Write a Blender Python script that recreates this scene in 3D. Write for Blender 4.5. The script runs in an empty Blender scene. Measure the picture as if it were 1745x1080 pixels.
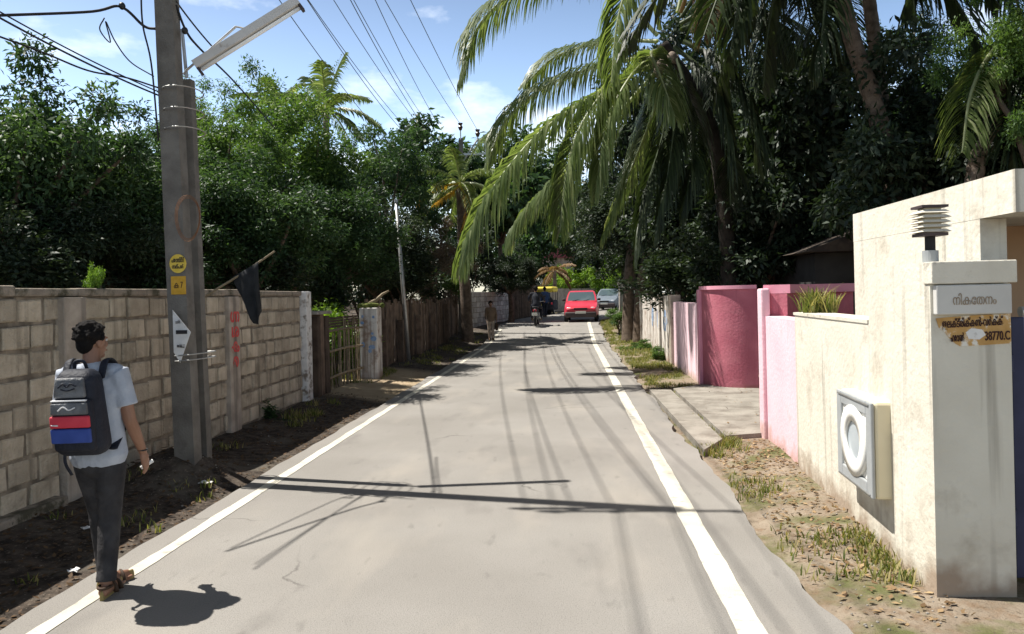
import bpy, bmesh, math, random
import numpy as np
from mathutils import Vector, Matrix

S = bpy.context.scene
C = S.collection
R = math.radians
random.seed(5)

# ------------------------------------------------------------------ camera
CAM_H = 1.68
F_PX, CX, CY = 1300.0, 872.5, 504.2          # focal length and lens axis, in photo pixels (level camera, lens shifted)
YAW, PITCH, ROLL = R(4.2026), 0.0, R(1.3)
_f = Vector((-math.sin(YAW)*math.cos(PITCH), math.cos(YAW)*math.cos(PITCH), -math.sin(PITCH)))
_r0 = Vector((math.cos(YAW), math.sin(YAW), 0)); _u0 = _r0.cross(_f)
_r = _r0*math.cos(ROLL) - _u0*math.sin(ROLL)
_u = _r0*math.sin(ROLL) + _u0*math.cos(ROLL)
cam_d = bpy.data.cameras.new('camera'); cam = bpy.data.objects.new('camera', cam_d); C.objects.link(cam)
cam.matrix_world = Matrix(((_r.x, _u.x, -_f.x, 0), (_r.y, _u.y, -_f.y, 0), (_r.z, _u.z, -_f.z, CAM_H), (0, 0, 0, 1)))
cam_d.shift_y = -(540.0-CY)/1745.0; cam_d.sensor_width = 36; cam_d.lens = 36*F_PX/1745.0
cam_d.clip_start = 0.05; cam_d.clip_end = 2000
S.camera = cam

def ray(px, py): return _f + _r*((px-CX)/F_PX) - _u*((py-CY)/F_PX)
def at(px, py, Y):
    d = ray(px, py); return d*(Y/d.y) + Vector((0, 0, CAM_H))
def gnd(px, py, z=0.0):
    d = ray(px, py); return d*((z-CAM_H)/d.z) + Vector((0, 0, CAM_H))

# ------------------------------------------------------------------ light
SUN_EL = R(60.5)
SUN_DIR = Vector((-0.978*math.cos(SUN_EL), 0.205*math.cos(SUN_EL), math.sin(SUN_EL))).normalized()   # towards the sun
sd = bpy.data.lights.new('sun', 'SUN'); sun = bpy.data.objects.new('sun', sd); C.objects.link(sun)
sd.energy = 5.0; sd.angle = R(0.5); sd.color = (1.0, 0.955, 0.88)
sun.rotation_euler = (-SUN_DIR).to_track_quat('-Z', 'Y').to_euler()
W = bpy.data.worlds.new('World'); S.world = W; W.use_nodes = True
nt = W.node_tree; nt.nodes.clear()
def wn(t): return nt.nodes.new(t)
sky = wn('ShaderNodeTexSky'); sky.sky_type = 'NISHITA'; sky.sun_disc = False
sky.sun_elevation = SUN_EL; sky.sun_rotation = math.atan2(SUN_DIR.x, SUN_DIR.y)
sky.air_density = 1.0; sky.dust_density = 1.2; sky.ozone_density = 1.6
tc = wn('ShaderNodeTexCoord'); mp = wn('ShaderNodeMapping'); mp.inputs['Scale'].default_value = (1.0, 1.0, 2.3)
mp.inputs['Location'].default_value = (0.42, 0.1, 0.23)
nz = wn('ShaderNodeTexNoise'); nz.inputs['Scale'].default_value = 4.2; nz.inputs['Detail'].default_value = 7; nz.inputs['Roughness'].default_value = 0.55
cr = wn('ShaderNodeValToRGB'); cr.color_ramp.elements[0].position = 0.53; cr.color_ramp.elements[1].position = 0.72
cr.color_ramp.elements[1].color = (0.8, 0.8, 0.8, 1)
mx = wn('ShaderNodeMixRGB'); mx.inputs['Color2'].default_value = (13.5, 13.8, 14.2, 1)
bg = wn('ShaderNodeBackground'); bg.inputs['Strength'].default_value = 0.075
out = wn('ShaderNodeOutputWorld')
L = nt.links.new
L(tc.outputs['Generated'], mp.inputs['Vector']); L(mp.outputs['Vector'], nz.inputs['Vector']); L(nz.outputs['Fac'], cr.inputs['Fac'])
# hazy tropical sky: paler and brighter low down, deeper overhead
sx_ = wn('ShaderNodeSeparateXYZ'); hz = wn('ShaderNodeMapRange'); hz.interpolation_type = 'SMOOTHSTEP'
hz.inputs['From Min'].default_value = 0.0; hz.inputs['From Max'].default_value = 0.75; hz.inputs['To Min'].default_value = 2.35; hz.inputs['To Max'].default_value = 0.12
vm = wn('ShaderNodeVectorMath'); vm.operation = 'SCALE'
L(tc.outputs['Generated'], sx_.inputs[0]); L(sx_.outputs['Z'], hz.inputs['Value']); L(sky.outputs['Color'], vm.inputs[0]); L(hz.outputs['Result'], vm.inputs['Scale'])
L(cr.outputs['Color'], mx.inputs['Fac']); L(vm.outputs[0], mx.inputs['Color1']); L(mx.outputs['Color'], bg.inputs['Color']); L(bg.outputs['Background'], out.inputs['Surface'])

S.view_settings.view_transform = 'Standard'; S.view_settings.look = 'None'
S.view_settings.exposure = 0.8; S.view_settings.gamma = 1.0; S.view_settings.use_curve_mapping = False
S.render.engine = 'CYCLES'
S.cycles.max_bounces = 6; S.cycles.transparent_max_bounces = 8

# ------------------------------------------------------------------ materials
def rgba(c): return (c[0], c[1], c[2], 1)
def mat(name, c1, c2=None, scale=3.0, rough=0.8, bump=0.0, bscale=None, spec=0.3, metal=0.0, detail=6,
        stain=None, var=None, streak=None, lo=0.35, hi=0.65, grime=None, cracks=False):
    """noise mix of two colours; stain=(colour, scale, lo, hi); var=(dark, bright) multiplier by the mesh's own 'var';
    streak=(colour, lo, hi): rain streaks running down the wall; grime=(colour, height): dirt splashed at the foot"""
    m = bpy.data.materials.new(name); m.use_nodes = True
    n = m.node_tree.nodes; l = m.node_tree.links.new
    p = n['Principled BSDF']; p.inputs['Roughness'].default_value = rough; p.inputs['Metallic'].default_value = metal
    p.inputs['Specular IOR Level'].default_value = spec
    co = n.new('ShaderNodeNewGeometry').outputs['Position']
    col = None
    if c2 is None:
        rgb = n.new('ShaderNodeRGB'); rgb.outputs[0].default_value = rgba(c1); col = rgb.outputs[0]
    else:
        z = n.new('ShaderNodeTexNoise'); z.inputs['Scale'].default_value = scale; z.inputs['Detail'].default_value = detail
        l(co, z.inputs['Vector'])
        rm = n.new('ShaderNodeValToRGB'); rm.color_ramp.elements[0].position = lo; rm.color_ramp.elements[1].position = hi
        rm.color_ramp.elements[0].color = rgba(c1); rm.color_ramp.elements[1].color = rgba(c2)
        l(z.outputs['Fac'], rm.inputs['Fac']); col = rm.outputs['Color']
    def over(colour, fac_socket):
        nonlocal col
        k = n.new('ShaderNodeMixRGB'); k.inputs['Color2'].default_value = rgba(colour)
        l(fac_socket, k.inputs['Fac']); l(col, k.inputs['Color1']); col = k.outputs['Color']
    def ramp(sock, a, b, top=1.0):
        q = n.new('ShaderNodeMapRange'); q.inputs['From Min'].default_value = a; q.inputs['From Max'].default_value = b
        q.inputs['To Max'].default_value = top
        l(sock, q.inputs['Value']); return q.outputs['Result']
    if stain:
        z = n.new('ShaderNodeTexNoise'); z.inputs['Scale'].default_value = stain[1]; z.inputs['Detail'].default_value = 8; z.inputs['Roughness'].default_value = 0.65
        l(co, z.inputs['Vector']); over(stain[0], ramp(z.outputs['Fac'], stain[2], stain[3], stain[4] if len(stain) > 4 else 1))
    if cracks:     # dusty and oily patches, then thin broken cracks in the asphalt
        for sc_, c_, a_, b_, t_ in ((0.9, (0.33, 0.30, 0.26), 0.52, 0.72, 0.6), (1.7, (0.15, 0.14, 0.13), 0.58, 0.74, 0.5), (5.0, (0.14, 0.13, 0.12), 0.64, 0.74, 0.5)):
            z = n.new('ShaderNodeTexNoise'); z.inputs['Scale'].default_value = sc_; z.inputs['Detail'].default_value = 7
            mq = n.new('ShaderNodeMapping'); mq.inputs['Scale'].default_value = (1.6, 0.55, 1); mq.inputs['Location'].default_value = (sc_, 0, 0); l(co, mq.inputs['Vector']); l(mq.outputs['Vector'], z.inputs['Vector']); over(c_, ramp(z.outputs['Fac'], a_, b_, t_))
        wz = n.new('ShaderNodeTexNoise'); wz.inputs['Scale'].default_value = 3.0; wz.inputs['Detail'].default_value = 5; l(co, wz.inputs['Vector'])
        ad = n.new('ShaderNodeVectorMath'); ad.operation = 'MULTIPLY_ADD'; ad.inputs[1].default_value = (0.5, 0.5, 0); l(wz.outputs['Color'], ad.inputs[0]); l(co, ad.inputs[2])
        vo = n.new('ShaderNodeTexVoronoi'); vo.feature = 'DISTANCE_TO_EDGE'; vo.inputs['Scale'].default_value = 0.42; l(ad.outputs[0], vo.inputs['Vector'])
        z = n.new('ShaderNodeTexNoise'); z.inputs['Scale'].default_value = 0.55; l(co, z.inputs['Vector'])
        k1 = ramp(vo.outputs['Distance'], 0.006, 0.001, 1.0); k2 = ramp(z.outputs['Fac'], 0.54, 0.60, 0.5)
        mu = n.new('ShaderNodeMath'); mu.operation = 'MULTIPLY'; l(k1, mu.inputs[0]); l(k2, mu.inputs[1]); over((0.055, 0.05, 0.045), mu.outputs[0])
    if streak:
        mpn = n.new('ShaderNodeMapping'); mpn.inputs['Scale'].default_value = (9, 9, 0.45); l(co, mpn.inputs['Vector'])
        z = n.new('ShaderNodeTexNoise'); z.inputs['Scale'].default_value = 1.0; z.inputs['Detail'].default_value = 5
        l(mpn.outputs['Vector'], z.inputs['Vector']); over(streak[0], ramp(z.outputs['Fac'], streak[1], streak[2], 0.85))
    if grime:
        sx = n.new('ShaderNodeSeparateXYZ'); l(co, sx.inputs[0])
        z = n.new('ShaderNodeTexNoise'); z.inputs['Scale'].default_value = 5; z.inputs['Detail'].default_value = 8; l(co, z.inputs['Vector'])
        q = n.new('ShaderNodeMath'); q.operation = 'MULTIPLY_ADD'; q.inputs[1].default_value = grime[1]*2.0; l(z.outputs['Fac'], q.inputs[0])
        q2 = n.new('ShaderNodeMath'); q2.operation = 'MULTIPLY'; q2.inputs[1].default_value = -1.0; l(sx.outputs['Z'], q2.inputs[0]); l(q2.outputs[0], q.inputs[2])
        over(grime[0], ramp(q.outputs[0], grime[1]*0.35, grime[1]*1.0, 0.8))
    if var:
        a = n.new('ShaderNodeAttribute'); a.attribute_name = 'var'
        q = n.new('ShaderNodeMapRange'); q.inputs['To Min'].default_value = var[0]; q.inputs['To Max'].default_value = var[1]
        l(a.outputs['Fac'], q.inputs['Value'])
        k = n.new('ShaderNodeVectorMath'); k.operation = 'SCALE'; l(col, k.inputs[0]); l(q.outputs['Result'], k.inputs['Scale']); col = k.outputs[0]
    l(col, p.inputs['Base Color'])
    if bump:
        z = n.new('ShaderNodeTexNoise'); z.inputs['Scale'].default_value = bscale or scale*6; z.inputs['Detail'].default_value = 8
        l(co, z.inputs['Vector'])
        b = n.new('ShaderNodeBump'); b.inputs['Strength'].default_value = bump; b.inputs['Distance'].default_value = 0.02
        l(z.outputs['Fac'], b.inputs['Height']); l(b.outputs['Normal'], p.inputs['Normal'])
    return m

def leaf_mat(name, stops, trans=0.3, rough=0.42, spec=0.5, tmul=1.6):
    """stops: colours from the darkest leaf to the palest one; the mesh's 'var' picks one per leaf"""
    m = bpy.data.materials.new(name); m.use_nodes = True
    n = m.node_tree.nodes; l = m.node_tree.links.new; p = n['Principled BSDF']
    a = n.new('ShaderNodeAttribute'); a.attribute_name = 'var'
    rm = n.new('ShaderNodeValToRGB'); e = rm.color_ramp.elements
    while len(e) < len(stops): e.new(0.5)
    for i, c in enumerate(stops):
        e[i].position = i/(len(stops)-1); e[i].color = rgba(c)
    l(a.outputs['Fac'], rm.inputs['Fac']); l(rm.outputs['Color'], p.inputs['Base Color'])
    p.inputs['Roughness'].default_value = rough; p.inputs['Specular IOR Level'].default_value = spec
    t = n.new('ShaderNodeBsdfTranslucent'); g = n.new('ShaderNodeMixRGB'); g.blend_type = 'MULTIPLY'; g.inputs['Fac'].default_value = 1
    g.inputs['Color2'].default_value = (tmul, tmul*1.05, tmul*0.45, 1)
    l(rm.outputs['Color'], g.inputs['Color1']); l(g.outputs['Color'], t.inputs['Color'])
    mxs = n.new('ShaderNodeMixShader'); mxs.inputs['Fac'].default_value = trans
    l(p.outputs[0], mxs.inputs[1]); l(t.outputs[0], mxs.inputs[2]); l(mxs.outputs[0], n['Material Output'].inputs['Surface'])
    return m

M = {}
M['asphalt'] = mat('asphalt', (0.225, 0.211, 0.192), (0.272, 0.257, 0.236), 0.7, 0.9, 0.35, 160, 0.25, stain=((0.12, 0.112, 0.102), 105, 0.50, 0.72, 0.8), cracks=True)
M['line'] = mat('road_paint', (0.52, 0.485, 0.40), (0.64, 0.61, 0.52), 3, 0.7, 0.3, 120, stain=((0.27, 0.255, 0.235), 9, 0.54, 0.66, 0.75))
M['ground'] = None
M['concrete'] = mat('concrete', (0.22, 0.20, 0.17), (0.31, 0.285, 0.245), 3, 0.9, 0.5, 40, stain=((0.12, 0.10, 0.08), 2.5, 0.50, 0.70, 0.8))
M['block'] = mat('laterite_block', (0.40, 0.335, 0.25), (0.56, 0.475, 0.365), 5, 0.95, 1.0, 40, stain=((0.19, 0.155, 0.115), 3.0, 0.54, 0.70, 0.75), streak=((0.15, 0.125, 0.09), 0.54, 0.76), var=(0.75, 1.15))
M['mortar'] = mat('mortar', (0.14, 0.115, 0.088), (0.30, 0.25, 0.19), 8, 0.95, 0.6, 60)
M['coping'] = mat('coping_cement', (0.24, 0.20, 0.16), (0.40, 0.34, 0.27), 4, 0.95, 0.6, 50, stain=((0.085, 0.075, 0.05), 4, 0.47, 0.62))
M['post'] = mat('cement_post', (0.32, 0.27, 0.22), (0.46, 0.39, 0.32), 6, 0.95, 0.5, 50, streak=((0.13, 0.11, 0.09), 0.5, 0.75))
M['whitepost'] = mat('flaking_limewash', (0.62, 0.60, 0.57), (0.74, 0.72, 0.68), 9, 0.9, 0.4, 50, stain=((0.22, 0.18, 0.14), 7, 0.5, 0.62))
M['pole'] = mat('pole_concrete', (0.115, 0.105, 0.093), (0.185, 0.17, 0.15), 5, 0.9, 0.5, 60, stain=((0.12, 0.105, 0.09), 7, 0.54, 0.7, 0.8))
M['cream'] = mat('cream_plaster', (0.60, 0.56, 0.47), (0.67, 0.635, 0.545), 2, 0.85, 0.35, 25, stain=((0.34, 0.29, 0.22), 2.6, 0.55, 0.74, 0.6), streak=((0.19, 0.165, 0.13), 0.57, 0.78), grime=((0.27, 0.19, 0.13), 0.30))
M['creamcap'] = mat('cream_cap', (0.57, 0.53, 0.44), (0.66, 0.62, 0.53), 5, 0.85, 0.3, 40, stain=((0.20, 0.17, 0.14), 8, 0.56, 0.72, 0.8))
M['brownpl'] = mat('tan_plaster', (0.42, 0.27, 0.16), (0.48, 0.31, 0.19), 2, 0.85)
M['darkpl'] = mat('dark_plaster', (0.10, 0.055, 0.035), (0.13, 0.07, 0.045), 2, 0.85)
M['pink'] = mat('pale_pink_paint', (0.78, 0.49, 0.55), (0.83, 0.55, 0.61), 2, 0.85, 0.3, 25, stain=((0.66, 0.45, 0.46), 4, 0.55, 0.75, 0.6), streak=((0.50, 0.32, 0.33), 0.60, 0.80), grime=((0.45, 0.29, 0.24), 0.26))
M['pinkfar'] = mat('weathered_pink_paint', (0.80, 0.56, 0.62), (0.85, 0.62, 0.68), 2, 0.88, 0.15, 30, streak=((0.45, 0.34, 0.34), 0.50, 0.72), grime=((0.40, 0.30, 0.22), 0.22))
M['maroon'] = mat('deep_pink_paint', (0.40, 0.11, 0.15), (0.47, 0.15, 0.19), 3, 0.85, 0.3, 25, stain=((0.46, 0.20, 0.22), 5, 0.56, 0.8, 0.5), streak=((0.20, 0.05, 0.065), 0.55, 0.8), grime=((0.25, 0.10, 0.09), 0.16))
M['maroontop'] = mat('sunlit_rose_coping', (0.66, 0.27, 0.35), (0.74, 0.34, 0.42), 3, 0.75)  # rose paint with the sunlit tone of the wall tops mixed into it
M['oldwhite'] = mat('weathered_limewash', (0.58, 0.54, 0.49), (0.72, 0.69, 0.64), 3, 0.9, 0.3, 30, stain=((0.30, 0.22, 0.17), 3, 0.50, 0.64), streak=((0.17, 0.125, 0.095), 0.48, 0.64), grime=((0.30, 0.20, 0.14), 0.3))
M['bluepaint'] = mat('faded_blue_paint', (0.13, 0.24, 0.44), (0.34, 0.42, 0.54), 14, 0.9)
M['redpaint'] = mat('red_wall_paint', (0.62, 0.05, 0.06), (0.55, 0.12, 0.10), 20, 0.9)
M['wood'] = mat('weathered_wood', (0.075, 0.05, 0.035), (0.15, 0.105, 0.075), 5, 0.9, 0.5, 40, var=(0.5, 1.6), streak=((0.22, 0.16, 0.12), 0.58, 0.8))
M['bamboo'] = mat('dry_bamboo', (0.15, 0.115, 0.07), (0.25, 0.195, 0.125), 8, 0.7, var=(0.55, 1.3))
M['trunk'] = mat('bark', (0.085, 0.062, 0.045), (0.16, 0.12, 0.09), 8, 0.95, 0.9, 30)
M['palmtrunk'] = mat('palm_bark', (0.15, 0.115, 0.09), (0.27, 0.215, 0.17), 6, 0.9, 0.7, 30, stain=((0.07, 0.055, 0.04), 9, 0.55, 0.7))
M['galv'] = mat('galvanised_steel', (0.34, 0.34, 0.33), (0.44, 0.44, 0.43), 7, 0.45, metal=0.7)
M['rail'] = mat('painted_batten', (0.55, 0.53, 0.50), (0.62, 0.60, 0.57), 9, 0.5, stain=((0.30, 0.24, 0.19), 8, 0.6, 0.75))
M['tube'] = mat('frosted_tube', (0.86, 0.86, 0.84), None, rough=0.25, spec=0.5)
M['black'] = mat('black_plastic', (0.012, 0.012, 0.013), None, rough=0.45, spec=0.4)
M['rubber'] = mat('black_rubber', (0.018, 0.018, 0.019), None, rough=0.8)
M['cable'] = mat('cable_sheath', (0.02, 0.02, 0.022), None, rough=0.7)
M['alum'] = mat('weathered_conductor', (0.12, 0.12, 0.125), None, rough=0.6, metal=0.3)
M['ceramic'] = mat('brown_insulator', (0.06, 0.03, 0.02), None, rough=0.25, spec=0.5)
M['flag'] = mat('black_cloth', (0.010, 0.011, 0.012), (0.02, 0.021, 0.023), 12, 0.9)
M['paper'] = mat('weathered_paper', (0.66, 0.65, 0.63), (0.76, 0.75, 0.73), 14, 0.85, stain=((0.45, 0.42, 0.38), 11, 0.58, 0.7))
M['ink'] = mat('printing_ink', (0.03, 0.03, 0.032), None, rough=0.8)
M['yellow'] = mat('yellow_sticker', (0.62, 0.43, 0.05), (0.70, 0.50, 0.09), 25, 0.7)
M['amber'] = mat('amber_sticker', (0.50, 0.27, 0.02), (0.58, 0.33, 0.04), 25, 0.7)
M['poster'] = mat('torn_poster', (0.42, 0.235, 0.075), (0.58, 0.36, 0.14), 9, 0.85, stain=((0.72, 0.69, 0.62), 9, 0.53, 0.60))
M['postink'] = mat('brown_ink', (0.045, 0.02, 0.02), None, rough=0.85)
M['plaque'] = mat('grey_plaque', (0.50, 0.485, 0.455), (0.57, 0.555, 0.52), 6, 0.7)
M['engr'] = mat('plaque_letters', (0.26, 0.20, 0.14), (0.36, 0.29, 0.22), 30, 0.8)
M['boxgrey'] = mat('meter_grey', (0.30, 0.315, 0.32), (0.36, 0.375, 0.38), 6, 0.5)
M['boxbeige'] = mat('meter_beige', (0.66, 0.59, 0.42), (0.70, 0.63, 0.46), 5, 0.6)
M['boxwhite'] = mat('meter_white', (0.80, 0.79, 0.74), (0.84, 0.83, 0.78), 5, 0.5)
M['glassgrey'] = mat('meter_window', (0.36, 0.41, 0.45), (0.42, 0.47, 0.50), 5, 0.2, spec=0.5)
M['gateblue'] = mat('navy_steel', (0.018, 0.022, 0.06), (0.028, 0.032, 0.08), 6, 0.45)
M['gatelight'] = mat('lilac_steel', (0.44, 0.45, 0.62), (0.50, 0.51, 0.68), 5, 0.45)
M['darkwall'] = mat('dark_grey_plaster', (0.035, 0.033, 0.032), (0.06, 0.056, 0.052), 2, 0.95)  # plain dark grey wall colour of the shed
M['rooftile'] = mat('mossy_tile', (0.05, 0.04, 0.035), (0.09, 0.07, 0.055), 7, 0.95)
M['skin'] = mat('brown_skin', (0.235, 0.118, 0.072), (0.27, 0.14, 0.088), 14, 0.5, spec=0.4)
M['hair'] = mat('black_hair', (0.006, 0.005, 0.005), (0.012, 0.010, 0.009), 60, 0.85, 0.4, 200, 0.15)
M['shirt'] = mat('grey_blue_shirt', (0.34, 0.37, 0.43), (0.42, 0.45, 0.51), 9, 0.9, 0.9, 13)
M['trouser'] = mat('charcoal_trousers', (0.022, 0.021, 0.023), (0.045, 0.043, 0.045), 10, 0.9, 1.0, 14)
M['stripe'] = mat('white_stripe', (0.55, 0.55, 0.56), (0.65, 0.65, 0.66), 20, 0.9)
M['sandal'] = mat('tan_sandal', (0.045, 0.026, 0.016), (0.08, 0.046, 0.026), 20, 0.7)
M['sole'] = mat('yellow_sole', (0.26, 0.20, 0.08), None, rough=0.8)
M['bagblack'] = mat('navy_black_nylon', (0.008, 0.010, 0.018), (0.014, 0.017, 0.028), 18, 0.65, 0.3, 60)
M['baggrey'] = mat('grey_nylon', (0.085, 0.088, 0.095), (0.17, 0.175, 0.185), 9, 0.5, 0.9, 22)
M['bagred'] = mat('red_nylon', (0.52, 0.035, 0.06), (0.58, 0.05, 0.075), 15, 0.65)
M['bagblue'] = mat('blue_nylon', (0.025, 0.055, 0.24), (0.035, 0.07, 0.29), 15, 0.65)
M['bagtrim'] = mat('pale_trim', (0.62, 0.62, 0.63), None, rough=0.6)
M['brownshirt'] = mat('brown_shirt', (0.17, 0.115, 0.075), (0.23, 0.16, 0.11), 9, 0.9)
M['khaki'] = mat('pale_trousers', (0.38, 0.30, 0.235), (0.46, 0.37, 0.29), 9, 0.9)
M['darkcloth'] = mat('dark_cloth', (0.022, 0.024, 0.032), (0.035, 0.038, 0.05), 9, 0.9)
M['bluecloth'] = mat('blue_cloth', (0.05, 0.08, 0.16), (0.07, 0.11, 0.20), 9, 0.9)
M['carred'] = mat('red_car_paint', (0.50, 0.030, 0.055), (0.52, 0.036, 0.062), 3, 0.3, spec=0.6)
M['cargrey'] = mat('blue_grey_car_paint', (0.16, 0.19, 0.23), (0.17, 0.20, 0.24), 3, 0.3, spec=0.6)
M['carglass'] = mat('car_glass', (0.07, 0.10, 0.115), None, rough=0.08, spec=0.8)
M['headlamp'] = mat('headlamp_lens', (0.62, 0.64, 0.66), None, rough=0.12, spec=0.8)
M['plate'] = mat('number_plate', (0.68, 0.68, 0.62), None, rough=0.5)
M['bumper'] = mat('dark_bumper', (0.06, 0.045, 0.045), None, rough=0.6)
M['autoyellow'] = mat('yellow_canvas', (0.66, 0.52, 0.06), (0.72, 0.58, 0.09), 6, 0.7)
M['stone'] = mat('grey_stone', (0.22, 0.20, 0.17), (0.34, 0.31, 0.27), 9, 0.9, 0.5)
M['moss'] = mat('moss', (0.05, 0.075, 0.015), (0.14, 0.15, 0.035), 12, 0.95, 0.9, 50)

LM = {}
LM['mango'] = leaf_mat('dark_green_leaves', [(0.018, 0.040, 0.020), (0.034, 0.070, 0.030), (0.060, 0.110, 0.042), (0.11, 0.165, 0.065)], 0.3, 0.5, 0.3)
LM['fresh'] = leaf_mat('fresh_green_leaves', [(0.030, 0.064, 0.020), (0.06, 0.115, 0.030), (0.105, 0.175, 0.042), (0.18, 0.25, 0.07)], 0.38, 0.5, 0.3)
LM['shade'] = leaf_mat('shaded_green_leaves', [(0.011, 0.020, 0.013), (0.020, 0.034, 0.019), (0.034, 0.054, 0.027), (0.065, 0.09, 0.045)], 0.22, 0.52, 0.3)  # leaves of trees standing in shade; the shade is put into the colour
LM['bright'] = leaf_mat('bright_yellow_green_leaves', [(0.06, 0.12, 0.015), (0.12, 0.22, 0.025), (0.20, 0.31, 0.04), (0.30, 0.38, 0.07)], 0.4)
LM['dry'] = leaf_mat('dry_reddish_twigs', [(0.06, 0.04, 0.03), (0.11, 0.075, 0.055), (0.16, 0.12, 0.09), (0.10, 0.11, 0.05)], 0.2)
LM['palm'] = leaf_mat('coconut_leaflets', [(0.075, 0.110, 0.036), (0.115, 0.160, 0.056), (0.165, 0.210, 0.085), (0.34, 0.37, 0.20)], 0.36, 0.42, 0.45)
LM['palmdark'] = leaf_mat('shaded_coconut_leaflets', [(0.012, 0.020, 0.010), (0.022, 0.034, 0.014), (0.035, 0.052, 0.02), (0.06, 0.08, 0.035)], 0.2, 0.5, 0.3)  # shaded copy of the coconut leaflets, its darkness painted in
LM['palmdry'] = leaf_mat('dry_brown_leaflets', [(0.10, 0.055, 0.025), (0.17, 0.10, 0.045), (0.24, 0.15, 0.075), (0.30, 0.21, 0.12)], 0.25, 0.6, 0.2)
LM['palmgold'] = leaf_mat('golden_leaflets', [(0.20, 0.15, 0.03), (0.34, 0.20, 0.02), (0.48, 0.27, 0.025), (0.42, 0.34, 0.06)], 0.4, 0.5, 0.3)
LM['grass'] = leaf_mat('grass_blades', [(0.05, 0.07, 0.018), (0.12, 0.145, 0.035), (0.24, 0.23, 0.08), (0.34, 0.28, 0.14)], 0.3, 0.6, 0.2)
LM['litter'] = leaf_mat('fallen_leaves', [(0.06, 0.035, 0.02), (0.16, 0.10, 0.05), (0.32, 0.22, 0.12), (0.46, 0.36, 0.20)], 0.1, 0.7, 0.2)

def ground_mat():
    m = bpy.data.materials.new('earth'); m.use_nodes = True
    n = m.node_tree.nodes; l = m.node_tree.links.new; p = n['Principled BSDF']; p.inputs['Roughness'].default_value = 0.95; p.inputs['Specular IOR Level'].default_value = 0.15
    pos = n.new('ShaderNodeNewGeometry').outputs['Position']
    def noise(s, d=8, r=0.6):
        z = n.new('ShaderNodeTexNoise'); z.inputs['Scale'].default_value = s; z.inputs['Detail'].default_value = d; z.inputs['Roughness'].default_value = r
        l(pos, z.inputs['Vector']); return z.outputs['Fac']
    def rmp(s, a, b):
        q = n.new('ShaderNodeMapRange'); q.inputs['From Min'].default_value = a; q.inputs['From Max'].default_value = b; l(s, q.inputs['Value']); return q.outputs['Result']
    def mixc(fac, a, b):
        k = n.new('ShaderNodeMixRGB'); l(fac, k.inputs['Fac'])
        for s_, v in ((k.inputs['Color1'], a), (k.inputs['Color2'], b)):
            if isinstance(v, tuple): s_.default_value = rgba(v)
            else: l(v, s_)
        return k.outputs['Color']
    dirt = mixc(rmp(noise(2.2), 0.35, 0.65), (0.20, 0.158, 0.115), (0.31, 0.255, 0.195))
    dirt = mixc(rmp(noise(11), 0.5, 0.72), dirt, (0.20, 0.135, 0.085))
    dirt = mixc(rmp(noise(1.6), 0.50, 0.62), dirt, (0.12, 0.125, 0.05)); dirt = mixc(rmp(noise(40), 0.55, 0.7), dirt, (0.11, 0.085, 0.06))
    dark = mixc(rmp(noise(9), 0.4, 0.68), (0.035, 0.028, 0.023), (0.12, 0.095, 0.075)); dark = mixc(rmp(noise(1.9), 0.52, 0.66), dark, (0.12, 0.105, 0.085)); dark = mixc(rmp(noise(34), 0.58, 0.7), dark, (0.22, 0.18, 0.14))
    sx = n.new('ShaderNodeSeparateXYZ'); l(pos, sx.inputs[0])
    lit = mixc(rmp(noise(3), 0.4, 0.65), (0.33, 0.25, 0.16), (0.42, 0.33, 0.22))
    # the left verge is black leaf mould up to the gate, with sunlit paleness painted into the earth in front of it
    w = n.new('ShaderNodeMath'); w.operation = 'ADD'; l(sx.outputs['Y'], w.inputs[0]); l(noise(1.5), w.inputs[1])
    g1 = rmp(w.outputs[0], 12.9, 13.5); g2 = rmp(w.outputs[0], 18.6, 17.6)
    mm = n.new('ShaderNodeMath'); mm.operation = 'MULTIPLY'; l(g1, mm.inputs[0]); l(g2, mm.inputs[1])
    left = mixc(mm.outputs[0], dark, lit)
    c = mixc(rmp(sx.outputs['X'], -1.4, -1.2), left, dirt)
    l(c, p.inputs['Base Color'])
    b = n.new('ShaderNodeBump'); b.inputs['Strength'].default_value = 0.8; b.inputs['Distance'].default_value = 0.04
    l(noise(14, 10, 0.7), b.inputs['Height']); l(b.outputs['Normal'], p.inputs['Normal'])
    return m
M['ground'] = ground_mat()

# ------------------------------------------------------------------ helpers
def tag(o, label=None, cat=None, group=None, kind=None):
    if label: o['label'] = label
    if cat: o['category'] = cat
    if group: o['group'] = group
    if kind: o['kind'] = kind
    return o

def thing(name, label, cat, loc=(0, 0, 0), rz=0.0, group=None):
    o = bpy.data.objects.new(name, None); C.objects.link(o)
    o.empty_display_size = 0.2; o.location = loc; o.rotation_euler = (0, 0, rz)
    return tag(o, label, cat, group)

def root_loc(o):
    v = Vector((0, 0, 0))
    while o is not None:
        v += o.location; o = o.parent
    return v

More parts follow.
